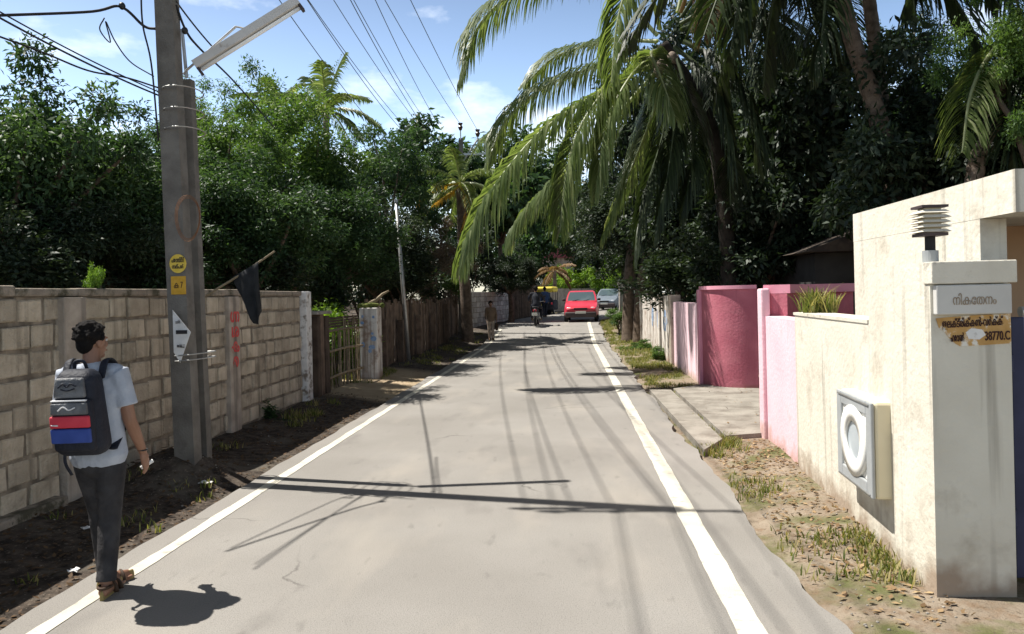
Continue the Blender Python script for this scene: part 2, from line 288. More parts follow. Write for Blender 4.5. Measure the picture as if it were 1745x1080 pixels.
class MB:
    def __init__(s): s.v = []; s.f = []; s.var = []
    def add(s, vs, fs, var=None):
        b = len(s.v); s.v.extend([tuple(v) for v in vs]); s.f.extend([tuple(b+i for i in f) for f in fs])
        s.var.extend([random.random() if var is None else var]*len(fs)); return s
    def box(s, lo, hi, var=None, rot=None, piv=None):
        x0, y0, z0 = lo; x1, y1, z1 = hi
        vs = [Vector(q) for q in ((x0,y0,z0),(x1,y0,z0),(x1,y1,z0),(x0,y1,z0),(x0,y0,z1),(x1,y0,z1),(x1,y1,z1),(x0,y1,z1))]
        if rot is not None:
            pv = Vector(piv) if piv is not None else (Vector(lo)+Vector(hi))/2
            vs = [pv + rot @ (v-pv) for v in vs]
        return s.add(vs, [(0,3,2,1),(4,5,6,7),(0,1,5,4),(1,2,6,5),(2,3,7,6),(3,0,4,7)], var)
    def rbox(s, lo, hi, bev=0.01, seg=2, rot=None, var=None):
        bm = bmesh.new(); bmesh.ops.create_cube(bm, size=1)
        lo = Vector(lo); hi = Vector(hi); c = (lo+hi)/2; d = hi-lo
        for v in bm.verts: v.co = Vector((v.co.x*d.x, v.co.y*d.y, v.co.z*d.z))
        bmesh.ops.bevel(bm, geom=list(bm.edges), offset=min(bev, min(d)*0.49), segments=seg, profile=0.5, affect='EDGES')
        bm.verts.index_update()
        vs = [c + (rot @ v.co if rot is not None else v.co) for v in bm.verts]
        fs = [[v.index for v in f.verts] for f in bm.faces]; bm.free()
        return s.add(vs, fs, random.random() if var is None else var)
    def tube(s, pts, radii, n=10, caps=True, var=None, flat=None, up=None, dome=False):
        """sweep; radii is a number, a list, or a list of (across, along-up) pairs"""
        pts = [Vector(p) for p in pts]; k = len(pts)
        if not isinstance(radii, (list, tuple)): radii = [radii]*k
        rr = [(r, r) if not isinstance(r, (list, tuple)) else r for r in radii]
        if dome:
            t0 = (pts[0]-pts[1]).normalized(); t1 = (pts[-1]-pts[-2]).normalized()
            P = []; Q = []
            for a in (0.999, 0.8, 0.5): P.append(pts[0]+t0*rr[0][1]*a*0.9); q = math.sqrt(1-a*a); Q.append((rr[0][0]*q, rr[0][1]*q))
            P += pts; Q += rr
            for a in (0.5, 0.8, 0.999): P.append(pts[-1]+t1*rr[-1][1]*a*0.9); q = math.sqrt(1-a*a); Q.append((rr[-1][0]*q, rr[-1][1]*q))
            pts, rr, k = P, Q, len(P)
        b = len(s.v); prev = None; v0 = random.random() if var is None else var
        for i, p in enumerate(pts):
            t = (pts[min(i+1, k-1)]-pts[max(i-1, 0)]).normalized()
            ref = Vector(up) if up is not None else (prev if prev is not None else (Vector((0, 1, 0)) if abs(t.y) < 0.9 else Vector((1, 0, 0))))
            u = ref - t*ref.dot(t)
            if u.length < 1e-5: u = t.orthogonal()
            u.normalize(); w = t.cross(u); prev = u
            for j in range(n):
                a = 2*math.pi*(j+0.5)/n
                s.v.append(tuple(p + w*(math.cos(a)*rr[i][0]) + u*(math.sin(a)*rr[i][1])))
        for i in range(k-1):
            for j in range(n):
                a = b+i*n+j; c = b+i*n+(j+1) % n
                s.f.append((a, c, c+n, a+n)); s.var.append(v0)
        if caps:
            s.f.append(tuple(b+j for j in reversed(range(n)))); s.f.append(tuple(b+(k-1)*n+j for j in range(n))); s.var += [v0, v0]
        return s
    def ball(s, c, r, n=12, m=8, rot=None, var=None):
        r = (r, r, r) if not isinstance(r, (tuple, list)) else r
        vs = []; fs = []; c = Vector(c)
        for i in range(m+1):
            th = math.pi*i/m
            if i in (0, m): vs.append(Vector((0, 0, r[2]*math.cos(th)))); continue
            for j in range(n):
                a = 2*math.pi*j/n; vs.append(Vector((r[0]*math.sin(th)*math.cos(a), r[1]*math.sin(th)*math.sin(a), r[2]*math.cos(th))))
        def ix(i, j): return 0 if i == 0 else (1+(m-1)*n if i == m else 1+(i-1)*n+j % n)
        for i in range(m):
            for j in range(n):
                q = [ix(i, j), ix(i+1, j), ix(i+1, j+1), ix(i, j+1)]
                q = [x for k_, x in enumerate(q) if x not in q[:k_]]
                fs.append(q)
        vs = [c+(rot @ v if rot is not None else v) for v in vs]
        return s.add(vs, fs, random.random() if var is None else var)
    def disc(s, c, n_dir, r, n=24, thick=0.004, squash=1.0, up=(0, 0, 1), inner=0.0, var=None):
        """a round plate (a ring when inner > 0) facing n_dir"""
        c = Vector(c); nd = Vector(n_dir).normalized(); u = Vector(up); u = (u-nd*u.dot(nd)).normalized(); w = nd.cross(u)
        def ring(rad, off): return [c+nd*off+w*(math.cos(2*math.pi*j/n)*rad*squash)+u*(math.sin(2*math.pi*j/n)*rad) for j in range(n)]
        if inner <= 0:
            vs = ring(r, 0)+ring(r, thick)
            fs = [tuple(reversed(range(n))), tuple(range(n, 2*n))]+[(j, (j+1) % n, n+(j+1) % n, n+j) for j in range(n)]
        else:
            vs = ring(r, 0)+ring(r, thick)+ring(inner, 0)+ring(inner, thick); fs = []
            for j in range(n):
                k = (j+1) % n
                fs += [(j, k, n+k, n+j), (n+j, n+k, 3*n+k, 3*n+j), (3*n+j, 3*n+k, 2*n+k, 2*n+j), (2*n+j, 2*n+k, k, j)]
        return s.add(vs, fs, random.random() if var is None else var)
    def prism(s, poly, axis, a0, a1, var=None):
        """a polygon of (u, v) pairs pushed along one axis ('x': u=y v=z, 'y': u=x v=z, 'z': u=x v=y)"""
        def P(u, v, a): return {'x': (a, u, v), 'y': (u, a, v), 'z': (u, v, a)}[axis]
        n = len(poly); vs = [P(u, v, a0) for u, v in poly]+[P(u, v, a1) for u, v in poly]
        fs = [tuple(range(n)), tuple(reversed(range(n, 2*n)))]+[(j, n+j, n+(j+1) % n, (j+1) % n) for j in range(n)]
        return s.add(vs, fs, random.random() if var is None else var)
    def mesh(s, name, off=None):
        me = bpy.data.meshes.new(name)
        vs = s.v if off is None else [(v[0]-off[0], v[1]-off[1], v[2]-off[2]) for v in s.v]
        me.from_pydata(vs, [], s.f); me.update()
        a = me.attributes.new('var', 'FLOAT', 'FACE'); a.data.foreach_set('value', np.array(s.var, dtype=np.float32))
        return me
    def build(s, name, m, parent=None, smooth=False, fixn=True):
        """link as one object; points are given in world space unless the parent still stands at the origin"""
        me = s.mesh(name, root_loc(parent) if parent is not None else None)
        if fixn:
            bm = bmesh.new(); bm.from_mesh(me); bmesh.ops.recalc_face_normals(bm, faces=list(bm.faces)); bm.to_mesh(me); bm.free()
        if smooth: me.polygons.foreach_set('use_smooth', [True]*len(me.polygons))
        me.materials.append(m)
        o = bpy.data.objects.new(name, me); C.objects.link(o)
        if parent is not None: o.parent = parent
        return o
    def fuse(s, name, m, parent=None, voxel=0.008, smooth=4, keep=None):
        """the closed shapes melted into ONE continuous skin (voxel remesh, then smoothed)"""
        me0 = s.mesh(name+'_raw', root_loc(parent) if parent is not None else None)
        bm = bmesh.new(); bm.from_mesh(me0); bmesh.ops.recalc_face_normals(bm, faces=list(bm.faces)); bm.to_mesh(me0); bm.free()
        t = bpy.data.objects.new('raw', me0); C.objects.link(t)
        r = t.modifiers.new('r', 'REMESH'); r.mode = 'VOXEL'; r.voxel_size = voxel; r.use_smooth_shade = True
        if smooth:
            q = t.modifiers.new('s', 'SMOOTH'); q.factor = 0.5; q.iterations = smooth
        dg = bpy.context.evaluated_depsgraph_get()
        me = bpy.data.meshes.new_from_object(t.evaluated_get(dg)); me.name = name
        bpy.data.objects.remove(t); bpy.data.meshes.remove(me0)
        me.polygons.foreach_set('use_smooth', [True]*len(me.polygons))
        me.materials.clear(); me.materials.append(m)
        o = bpy.data.objects.new(name, me); C.objects.link(o)
        if parent is not None: o.parent = parent
        return o

def text(name, body, size, m, parent, pos, right, upv, extrude=0.0015, bold=0.0, width=None):
    """flat lettering whose middle stands at pos, reading along right"""
    cu = bpy.data.curves.new('t', 'FONT'); cu.body = body; cu.size = size; cu.align_x = 'CENTER'; cu.align_y = 'CENTER'
    cu.extrude = extrude; cu.offset = bold
    t = bpy.data.objects.new('t', cu); C.objects.link(t)
    dg = bpy.context.evaluated_depsgraph_get(); me = bpy.data.meshes.new_from_object(t.evaluated_get(dg)); me.name = name
    bpy.data.objects.remove(t); bpy.data.curves.remove(cu)
    rt = Vector(right).normalized(); up = Vector(upv); up = (up-rt*up.dot(rt)).normalized(); nn = rt.cross(up)
    k = 1.0
    if width and len(me.vertices):
        xs = [v.co.x for v in me.vertices]; k = width/max(1e-4, max(xs)-min(xs))
    off = root_loc(parent); pos = Vector(pos)
    for v in me.vertices: v.co = pos + rt*(v.co.x*k) + up*v.co.y + nn*v.co.z - off
    me.materials.clear(); me.materials.append(m)
    o = bpy.data.objects.new(name, me); C.objects.link(o); o.parent = parent
    return o

def npmesh(name, verts, quads, var, m, parent=None, smooth=False, off=None):
    me = bpy.data.meshes.new(name)
    verts = np.asarray(verts, np.float32); quads = np.asarray(quads, np.int32)
    if off is not None: verts = verts - np.array(off, np.float32)
    me.vertices.add(len(verts)); me.vertices.foreach_set('co', verts.ravel())
    nf, k = quads.shape
    me.loops.add(nf*k); me.loops.foreach_set('vertex_index', quads.ravel())
    me.polygons.add(nf); me.polygons.foreach_set('loop_start', np.arange(nf, dtype=np.int32)*k)
    me.update(calc_edges=True)
    a = me.attributes.new('var', 'FLOAT', 'FACE'); a.data.foreach_set('value', np.asarray(var, np.float32))
    if m: me.materials.append(m)
    if smooth: me.polygons.foreach_set('use_smooth', [True]*nf)
    o = bpy.data.objects.new(name, me); C.objects.link(o)
    if parent is not None: o.parent = parent
    return o

def bez(pts, n):
    """smooth curve (Catmull-Rom) through the points"""
    P = [Vector(p) for p in pts]; P = [P[0]*2-P[1]]+P+[P[-1]*2-P[-2]]; o = []
    segs = len(P)-3
    for i in range(n+1):
        t = i/n*segs; k = min(int(t), segs-1); u = t-k
        a, b, c, d = P[k:k+4]
        o.append(0.5*((2*b)+(c-a)*u+(2*a-5*b+4*c-d)*u*u+(3*b-a-3*c+d)*u**3))
    return o

def copy_tree(o, parent=None):
    c = o.copy(); C.objects.link(c); c.parent = parent
    for ch in list(o.children): copy_tree(ch, c)
    return c

def set_mat(o, m):
    o.material_slots[0].link = 'OBJECT'; o.material_slots[0].material = m
#@@SETTING
# ------------------------------------------------------------------ the lie of the land
def sm(t): t = max(0.0, min(1.0, t)); return t*t*(3-2*t)
def rz(y): return 0.45*sm((y-25)/9.0) + 0.010*max(0, min(y, 90)-34)
def xo(y): return 0.0 if y < 32 else 0.011*(min(y, 75)-32)**2 + 0.95*max(0, y-75)
def wob(a, k=1.0): return (math.sin(a*1.7*k+0.3)+0.6*math.sin(a*4.1*k+1.9)+0.4*math.sin(a*9.3*k))/2.0
def n2(x, y): return (math.sin(x*2.1+y*1.3)+math.sin(x*-1.2+y*2.7+1)+math.sin(x*5.3+y*3.1+2)*0.5+math.sin(x*-7+y*6.1)*0.35)/2.85
def gz(x, y):
    """height of the bare ground"""
    u = x-xo(y); b = rz(y)
    if -3.05 < u < 1.42: return b-0.07
    if u <= -3.05: d = -3.05-u; b += 0.30*math.exp(-((x+3.72)**2+(y-7.0)**2)/0.17)*min(1, d*4); return b-0.05+0.035*n2(x, y)*min(1, d*2)+0.10*sm(d/1.2)
    d = u-1.42; return b-0.045+0.025*n2(x, y)*min(1, d*2)+0.035*sm(d/0.8)

def frange(a, b, s):
    o = []
    while a < b-1e-6: o.append(a); a += s
    return o
gx = [-700, -300, -120, -60, -35, -22, -15, -11, -8.5, -7, -6]+frange(-5.5, 3.6, 0.14)+[3.6, 4, 4.6, 5.4, 6.5, 8, 10, 14, 20, 32, 60, 120, 300, 700]
gy = [-300, -80, -30, -12, -6, -3, -1.5]+frange(0, 22, 0.2)+frange(22, 60, 1.0)+[60, 64, 70, 80, 95, 120, 180, 300, 700]
gm = MB(); nx = len(gx)
for y in gy:
    for x in gx: gm.v.append((x+xo(min(y, 60)) if abs(x) < 9 else x, y, gz(x+xo(y), y)))
for j in range(len(gy)-1):
    for i in range(nx-1): gm.f.append((j*nx+i, j*nx+i+1, (j+1)*nx+i+1, (j+1)*nx+i)); gm.var.append(0.5)
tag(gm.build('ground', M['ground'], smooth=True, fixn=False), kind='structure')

def strip(name, m, fl, fr, zoff, y0, y1, step=0.25, skirt=0.0, brk=None):
    b = MB(); ys = frange(y0, y1, step)+[y1]
    for y in ys:
        z = rz(y)+zoff; l_, r_ = xo(y)+fl(y), xo(y)+fr(y)
        if skirt: b.v += [(l_-0.03, y, z-skirt), (l_, y, z), (r_, y, z), (r_+0.03, y, z-skirt)]
        else: b.v += [(l_, y, z), (r_, y, z)]
    k = 4 if skirt else 2
    for j in range(len(ys)-1):
        for i in range(k-1): b.f.append((j*k+i, j*k+i+1, (j+1)*k+i+1, (j+1)*k+i)); b.var.append(0.5)
    return tag(b.build(name, m, fixn=False), kind='structure')
strip('road', M['asphalt'], lambda y: -3.0+0.025*wob(y, 1.3), lambda y: 1.30+0.06*wob(y+3, 0.8)+0.02*wob(y*5)+(0.10*sm((4.6-y)/1.5)), 0.0, -4, 80, 0.12, 0.09)
strip('road_line', M['line'], lambda y: -2.815+0.010*wob(y, 3), lambda y: -2.715+0.006*wob(y+9, 3), 0.004, -2, 31, 0.1)
strip('road_line', M['line'], lambda y: 0.79+0.006*wob(y, 3), lambda y: 0.935+0.006*wob(y+9, 3), 0.004, -2, 37, 0.1)

# concrete crossing in front of the pink gateway: two slabs with an open joint
b = MB()
b.prism([(1.39, 8.15), (1.70, 8.75), (1.72, 13.2), (1.36, 13.3)], 'z', -0.09, 0.018)
b.prism([(1.755, 8.85), (2.26, 9.02), (3.6, 9.6), (3.6, 13.4), (2.3, 13.75), (1.765, 13.25)], 'z', -0.09, 0.034)
tag(b.build('driveway', M['concrete']), kind='structure')

# ------------------------------------------------------------------ left: block wall
WX = -4.30
wall = thing('block_wall', 'long grey-brown wall of rough laterite blocks on the left of the road', 'wall', (WX, 7, 0))
b = MB(); rnd = random.Random(3); ph = 0.2125; H_W = 1.80
for r_ in range(8):
    y = 1.2+rnd.uniform(-0.4, 0); z0 = 0.06+r_*ph
    while y < 11.95:
        w_ = rnd.uniform(0.25, 0.40); y1 = min(y+w_, 11.96)
        if y1-y > 0.08:
            dz = rnd.uniform(-0.008, 0.008); d = rnd.uniform(-0.010, 0.012)
            j_ = lambda: rnd.uniform(0.008, 0.027); q = [(y+j_(), z0+j_()+dz), (y1-j_(), z0+j_()-dz), (y1-j_(), z0+ph-j_()+dz), (y+j_(), z0+ph-j_()-dz)]
            f0 = WX+0.012+d; vs = [(WX-0.06, u, v) for u, v in q]+[(f0-0.006, u, v) for u, v in q]
            cy = sum(u for u, v in q)/4; cz = sum(v for u, v in q)/4
            vs += [(f0+0.004, cy+(u-cy)*0.92, cz+(v-cz)*0.88) for u, v in q]
            b.add(vs, [(3, 2, 1, 0)]+[(j, (j+1) % 4, 4+(j+1) % 4, 4+j) for j in range(4)]+[(4+j, 4+(j+1) % 4, 8+(j+1) % 4, 8+j) for j in range(4)]+[(8, 9, 10, 11)], rnd.random())
        y = y1
b.build('blockwork', M['block'], wall)
MB().box((WX-0.16, 1.0, -0.2), (WX-0.004, 11.97, 1.76)).build('mortar', M['mortar'], wall)
b = MB(); y = 1.0
while y < 11.9:
    y1 = min(y+rnd.uniform(0.5, 1.1), 11.98); h = rnd.uniform(-0.012, 0.012)
    b.rbox((WX-0.19, y, 1.762), (WX+0.035, y1, 1.84+h), 0.018, 2); y = y1
b.build('coping', M['coping'], wall)
MB().rbox((WX-0.1, 1.0, -0.2), (WX+0.13, 6.05, 0.11), 0.02).build('footing', M['coping'], wall)
for y0, w_ in ((2.6, 0.26), (6.12, 0.30), (9.25, 0.30)):
    MB().rbox((WX-0.1, y0, -0.2), (WX+0.075, y0+w_, 1.755), 0.012).build('post', M['post'], wall)
pw = MB().rbox((WX-0.12, 11.99, -0.2), (WX+0.10, 12.24, 1.83), 0.014).build('post', M['whitepost'], wall)
tag(pw, 'end post with flaking whitewash')
# red painted writing running down the post, one letter under another
for k, ch in enumerate(('സ', 'ഖ', 'ക', 'ര')):
    text('lettering', ch, 0.22, M['redpaint'], wall, (WX+0.079, 9.40, 1.50-k*0.19), (0, -1, 0), (0, 0, 1), bold=0.006)

# ------------------------------------------------------------------ left: gate and what follows
gp = thing('gate_post', 'dark brown wooden gate post beside the white end of the block wall', 'post', (-4.28, 12.75, 0))
b = MB()
b.rbox((-4.45, 12.45, -0.15), (-4.18, 12.62, 1.40), 0.01); b.rbox((-4.45, 12.66, -0.15), (-4.2, 12.86, 1.44), 0.01); b.rbox((-4.45, 12.9, -0.15), (-4.19, 13.12, 1.41), 0.01)
b.build('timber', M['wood'], gp)
MB().rbox((-4.47, 12.40, 1.442), (-4.15, 13.16, 1.50), 0.012).build('cap', M['stone'], gp)

gt = thing('stick_gate', 'rustic gate of upright sticks and rails with green weeds behind it', 'gate', (-4.3, 14.3, 0))
rnd = random.Random(8); b = MB(); y = 13.25
while y < 15.5:
    h = rnd.uniform(1.05, 1.42); r_ = rnd.uniform(0.012, 0.024)
    b.tube([(-4.32+rnd.uniform(-.02, .02), y, -0.02), (-4.32+rnd.uniform(-.03, .03), y+rnd.uniform(-.03, .03), h*0.5), (-4.32, y+rnd.uniform(-.05, .05), h)], [r_*1.1, r_, r_*0.8], 7)
    y += rnd.uniform(0.13, 0.22)
b.build('stick', M['bamboo'], gt)
for z in (0.28, 0.75, 1.12):
    MB().tube([(-4.285, 13.15, z), (-4.28, 14.4, z+0.02), (-4.285, 15.6, z-0.02)], 0.024, 8).build('rail', M['bamboo'], gt)
b = MB()
for z in (1.17, 1.22, 1.27, 1.32): b.box((-4.36, 13.2, z), (-4.345, 15.55, z+0.04))
b.build('board', M['wood'], gt)

pl = thing('gate_pillar', 'short plastered gate pillar with faded blue paint and a mossy top', 'pillar', (-4.2, 16, 0))
MB().rbox((-4.36, 15.65, -0.15), (-3.98, 16.05, 1.50), 0.02).build('shaft', M['oldwhite'], pl)
b = MB()
for k in range(9): b.disc((-4.17+random.uniform(-.13, .13), 15.648-0.001*k, 0.85+random.uniform(-0.25, 0.5)), (0, -1, 0), random.uniform(0.02, 0.06), 6, 0.002, random.uniform(0.4, 1.8))
b.build('paint_patch', M['bluepaint'], pl)
b = MB()
for k in range(26): b.ball((-4.17+random.uniform(-.22, .22), 15.85+random.uniform(-.2, .2), 1.52+random.uniform(0, .05)), (random.uniform(.04, .09), random.uniform(.04, .09), random.uniform(.03, .07)), 8, 6)
b.fuse('moss_cap', M['moss'], pl, 0.02, 1)
st = thing('dead_branch', 'pale broken branch slanting up from the mossy gate pillar', 'branch', (-4.1, 15.85, 1.55))
MB().tube([(-4.20, 15.85, 1.58), (-4.05, 15.9, 1.66), (-3.93, 15.95, 1.78), (-3.80, 16.0, 1.85)], [0.045, 0.04, 0.03, 0.02], 8).build('branch', M['bamboo'], st, True)

# dark board fence after the gate
fn = thing('board_fence', 'dark weathered fence of upright boards and slabs beyond the gate', 'fence', (-4.4, 22, 0))
rnd = random.Random(4); b = MB(); y = 16.2
while y < 30.2:
    w_ = rnd.uniform(0.14, 0.30); h = 1.62+rnd.uniform(-0.10, 0.08)-0.004*(y-16)
    x0 = -4.42+rnd.uniform(-0.02, 0.02)
    b.box((x0-0.03, y, rz(y)-0.2), (x0, y+w_-0.012, rz(y)+h), rnd.random(), Matrix.Rotation(rnd.uniform(-.018, .018), 3, 'X')); y += w_
b.build('board', M['wood'], fn)
for z in (0.45, 1.2): MB().tube([(-4.47, 16.1, z), (-4.47, 24, z), (-4.47, 30.2, z+rz(30))], 0.035, 6).build('rail', M['wood'], fn)
for y in (17.4, 19.2, 21.6, 24.0, 26.5):
    MB().rbox((-4.36, y, rz(y)-0.2), (-4.22, y+0.16, rz(y)+1.2+rnd.uniform(-.1, .25)), 0.01).build('post', M['wood'], fn)

# whitewashed block wall round the bend, then corrugated sheets
def line_wall(name, label, cat, p0, p1, h, th, m, courses=0, sheets=0):
    t = thing(name, label, cat, ((p0[0]+p1[0])/2, (p0[1]+p1[1])/2, rz(p0[1])))
    d = Vector((p1[0]-p0[0], p1[1]-p0[1], 0)); ln = d.length; d.normalize(); nn = Vector((d.y, -d.x, 0))
    rr = random.Random(int(p0[1]*7)); bb = MB(); z_ = min(rz(p0[1]), rz(p1[1]))
    def blk(s0, s1, z0, z1, off, var):
        vs = []
        for o_ in (-th, off):
            for s_, zz in ((s0, z0), (s1, z0), (s1, z1), (s0, z1)): vs.append(Vector((p0[0], p0[1], 0))+d*s_+nn*o_+Vector((0, 0, zz)))
        bb.add(vs, [(0, 1, 2, 3), (7, 6, 5, 4)]+[(j, 4+j, 4+(j+1) % 4, (j+1) % 4) for j in range(4)], var)
    if courses:
        ch = h/courses
        for c_ in range(courses):
            s_ = -rr.uniform(0, .3)
            while s_ < ln:
                w_ = rr.uniform(.36, .5); blk(max(0, s_)+.012, min(ln, s_+w_)-.012, z_+c_*ch+.012, z_+(c_+1)*ch-.012, rr.uniform(-.01, .012), rr.random()); s_ += w_
        bb.build('blockwork', m, t)
        bb = MB(); blk(0, ln, z_-0.3, z_+h-0.03, -0.015, 0.5); bb.build('mortar', M['mortar'], t)
    elif sheets:
        s_ = 0
        while s_ < ln:
            blk(s_, s_+.085, z_-.2, z_+h+rr.uniform(-.05, .05), 0.02 if int(s_/.085) % 2 else -0.02, rr.random()); s_ += .085
        bb.build('sheet', m, t)
    else:
        blk(0, ln, z_-.3, z_+h, 0, 0.5); bb.build('panel', m, t)
    return t
M['whiteblock'] = mat('whitewashed_block', (0.50, 0.47, 0.43), (0.66, 0.63, 0.58), 4, 0.95, 0.5, 40, stain=((0.22, 0.17, 0.13), 6, 0.53, 0.68, 0.85), var=(0.55, 1.1))
line_wall('whitewashed_wall', 'patchy whitewashed block wall behind the walking man in brown', 'wall', (-3.95, 31.2), (-2.95, 39.0), 1.55, 0.16, M['whiteblock'], courses=7)
line_wall('sheet_fence', 'dark corrugated sheet fence behind the motorcycle', 'fence', (-2.9, 39.4), (-1.2, 47.5), 1.75, 0.03, M['wood'], sheets=1)
line_wall('far_wall', 'low grey wall far down the bend behind the yellow rickshaw', 'wall', (-1.1, 48), (4.6, 62), 1.5, 0.15, M['post'])

# ------------------------------------------------------------------ right: cream gateway
cp = thing('gate_pillar', 'cream plastered gate pillar with a name plaque and a torn poster', 'pillar', (2.2, 4.6, 0))
MB().prism([(4.34, -0.2), (4.80, -0.2), (4.80, 1.814), (4.403, 1.814), (4.403, 1.69), (4.34, 1.69)], 'x', 1.98, 2.40).build('shaft', M['cream'], cp)
b = MB(); b.rbox((1.972, 4.30, 1.692), (2.418, 4.40, 1.815), 0.006); b.build('cap', M['creamcap'], cp)
MB().rbox((1.992, 4.295, 1.525), (2.385, 4.338, 1.685), 0.006).build('plaque', M['plaque'], cp)
text('lettering', 'നികേതനം', 0.075, M['engr'], cp, (2.19, 4.293, 1.60), (1, 0, 0), (0, 0, 1), width=0.225)
wl = thing('compound_wall', 'cream plastered compound wall with the meter box on it', 'wall', (2.15, 6.2, 0))
b = MB()
b.prism([(2.004, 4.801), (2.24, 4.801), (2.27, 5.35), (2.034, 5.35)], 'z', -0.2, 1.814)
b.build('tall_section', M['cream'], wl)
b = MB(); b.prism([(2.034, 5.352), (2.27, 5.352), (2.40, 7.50), (2.164, 7.50)], 'z', -0.2, 1.435); b.build('low_section', M['cream'], wl)
b = MB(); b.prism([(2.028, 5.36), (2.28, 5.36), (2.41, 7.52), (2.155, 7.52)], 'z', 1.437, 1.462); b.build('coping', M['creamcap'], wl)
# torn poster pasted under the plaque
po = thing('torn_poster', 'torn brown and white printed poster pasted under the name plaque', 'poster', (2.2, 4.334, 1.45))
rnd = random.Random(2)
edge = [(2.005, 1.505), (2.10, 1.512), (2.22, 1.518), (2.34, 1.521), (2.396, 1.523), (2.398, 1.44), (2.396, 1.362), (2.33, 1.358), (2.22, 1.353), (2.13, 1.350), (2.105, 1.365), (2.075, 1.395), (2.05, 1.43), (2.02, 1.455)]
MB().prism(edge, 'y', 4.3355, 4.3385).build('sheet', M['poster'], po)
b = MB(); b.prism([(2.16, 1.425), (2.19, 1.447), (2.245, 1.44), (2.265, 1.41), (2.23, 1.385), (2.175, 1.39)], 'y', 4.3335, 4.3353); b.build('bare_patch', M['paper'], po)
text('lettering', 'ഇലക്ട്രിക്കൽ-വർക്ക്', 0.06, M['postink'], po, (2.195, 4.333, 1.476), (1, 0.0, 0.035), (0, 0, 1), width=0.32, bold=0.001)
text('lettering', '38770.C', 0.068, M['postink'], po, (2.325, 4.333, 1.402), (1, 0.0, 0.02), (0, 0, 1), width=0.13, bold=0.001)
text('lettering', 'ഫോൺ', 0.06, M['postink'], po, (2.115, 4.333, 1.395), (1, 0, 0.02), (0, 0, 1), width=0.07, bold=0.001)
# meter box on the wall
mb = thing('meter_box', 'grey and beige electric meter box with a round white ring', 'meter box', (2.05, 5.4, 0.64))
d_ = Vector((0.0605, 0.998, 0)); o0 = Vector((1.94, 4.98, 0))
def wp(s, out_, z):   # along the wall, out of the wall face
    p = o0+d_*s; return Vector((p.x+0.085-out_, p.y, z))
rm_ = Matrix.Rotation(-math.atan2(d_.x, d_.y), 3, 'Z')
def wbox(bb, s0, s1, o_0, o_1, z0, z1, bev=0.008):
    cc = wp((s0+s1)/2, (o_0+o_1)/2, (z0+z1)/2); hx = (o_1-o_0)/2; hy = (s1-s0)/2; hz = (z1-z0)/2
    bb.rbox(cc-Vector((hx, hy, hz)), cc+Vector((hx, hy, hz)), bev, 2, rm_)
b = MB(); wbox(b, 0.0, 0.74, -0.01, 0.11, 0.335, 0.955, 0.02); b.build('case', M['boxbeige'], mb)
b = MB()
wbox(b, -0.004, 0.10, 0.112, 0.135, 0.34, 0.95); wbox(b, 0.64, 0.744, 0.112, 0.135, 0.34, 0.95)
wbox(b, 0.102, 0.638, 0.112, 0.135, 0.34, 0.43); wbox(b, 0.102, 0.638, 0.112, 0.135, 0.86, 0.95)
b.build('frame', M['boxgrey'], mb)
b = MB(); wbox(b, 0.103, 0.637, 0.111, 0.118, 0.432, 0.858, 0.002); b.build('face_panel', M['boxwhite'], mb)
b = MB(); b.disc(wp(0.37, 0.119, 0.645), (-1, 0.06, 0), 0.24, 36, 0.022, 1.12, inner=0.135); b.build('ring', M['boxwhite'], mb, True)
b = MB(); b.disc(wp(0.37, 0.119, 0.645), (-1, 0.06, 0), 0.132, 30, 0.006, 1.12); b.build('window', M['glassgrey'], mb)
for z_ in (0.352, 0.925): b = MB(); wbox(b, 0.03, 0.70, 0.136, 0.143, z_, z_+0.013, 0.003); b.build('trim', M['galv'], mb)
# louvred lamp on the pillar
lp = thing('pillar_lamp', 'louvred cream lamp on a short black post on the cream pillar', 'lamp', (2.085, 4.5, 1.815))
cx_, cy_ = 2.068, 4.52
MB().tube([(cx_, cy_, 1.815), (cx_, cy_, 1.885)], 0.042, 18).build('socket', M['boxgrey'], lp, False)
MB().tube([(cx_, cy_, 1.886), (cx_, cy_, 1.965)], 0.028, 14).build('post', M['rubber'], lp)
b = MB()
for k in range(5):
    z = 1.988+k*0.027; b.tube([(cx_, cy_, z), (cx_, cy_, z+0.017)], [(0.118, 0.118), (0.086, 0.086)], 4, up=(0, 1, 0))
b.build('louvre', M['creamcap'], lp)
MB().tube([(cx_, cy_, 1.985), (cx_, cy_, 2.125)], 0.062, 4, up=(0, 1, 0)).build('diffuser', M['boxbeige'], lp)
b = MB(); b.tube([(cx_, cy_, 1.966), (cx_, cy_, 1.984)], 0.098, 4, up=(0, 1, 0)); b.build('base_plate', M['bumper'], lp)
MB().tube([(cx_, cy_, 2.126), (cx_, cy_, 2.140)], 0.102, 4, up=(0, 1, 0)).build('cap', M['bumper'], lp)
# low flat-roofed cream building behind
bd = thing('gatehouse', 'low cream flat-roofed gatehouse with a thick roof slab behind the pillar', 'building', (3.4, 6.4, 0))
b = MB(); b.prism([(2.7322, 5.27), (2.90, 5.27), (2.90, 7.508), (2.7322, 7.508)], 'z', -0.2, 2.12); b.build('wall', M['cream'], bd)
b = MB(); b.prism([(2.731, 4.86), (6.0, 4.86), (6.0, 7.51), (2.731, 7.51)], 'z', 2.122, 2.385); b.build('roof_slab', M['cream'], bd)
b = MB(); b.prism([(2.902, 6.0), (3.55, 6.0), (3.55, 6.2), (2.902, 6.2)], 'z', -0.2, 2.12); b.build('inner_wall', M['brownpl'], bd)
b = MB(); b.prism([(3.552, 6.3), (6.0, 6.3), (6.0, 6.5), (3.552, 6.5)], 'z', -0.2, 2.12); b.build('rear_wall', M['darkpl'], bd)
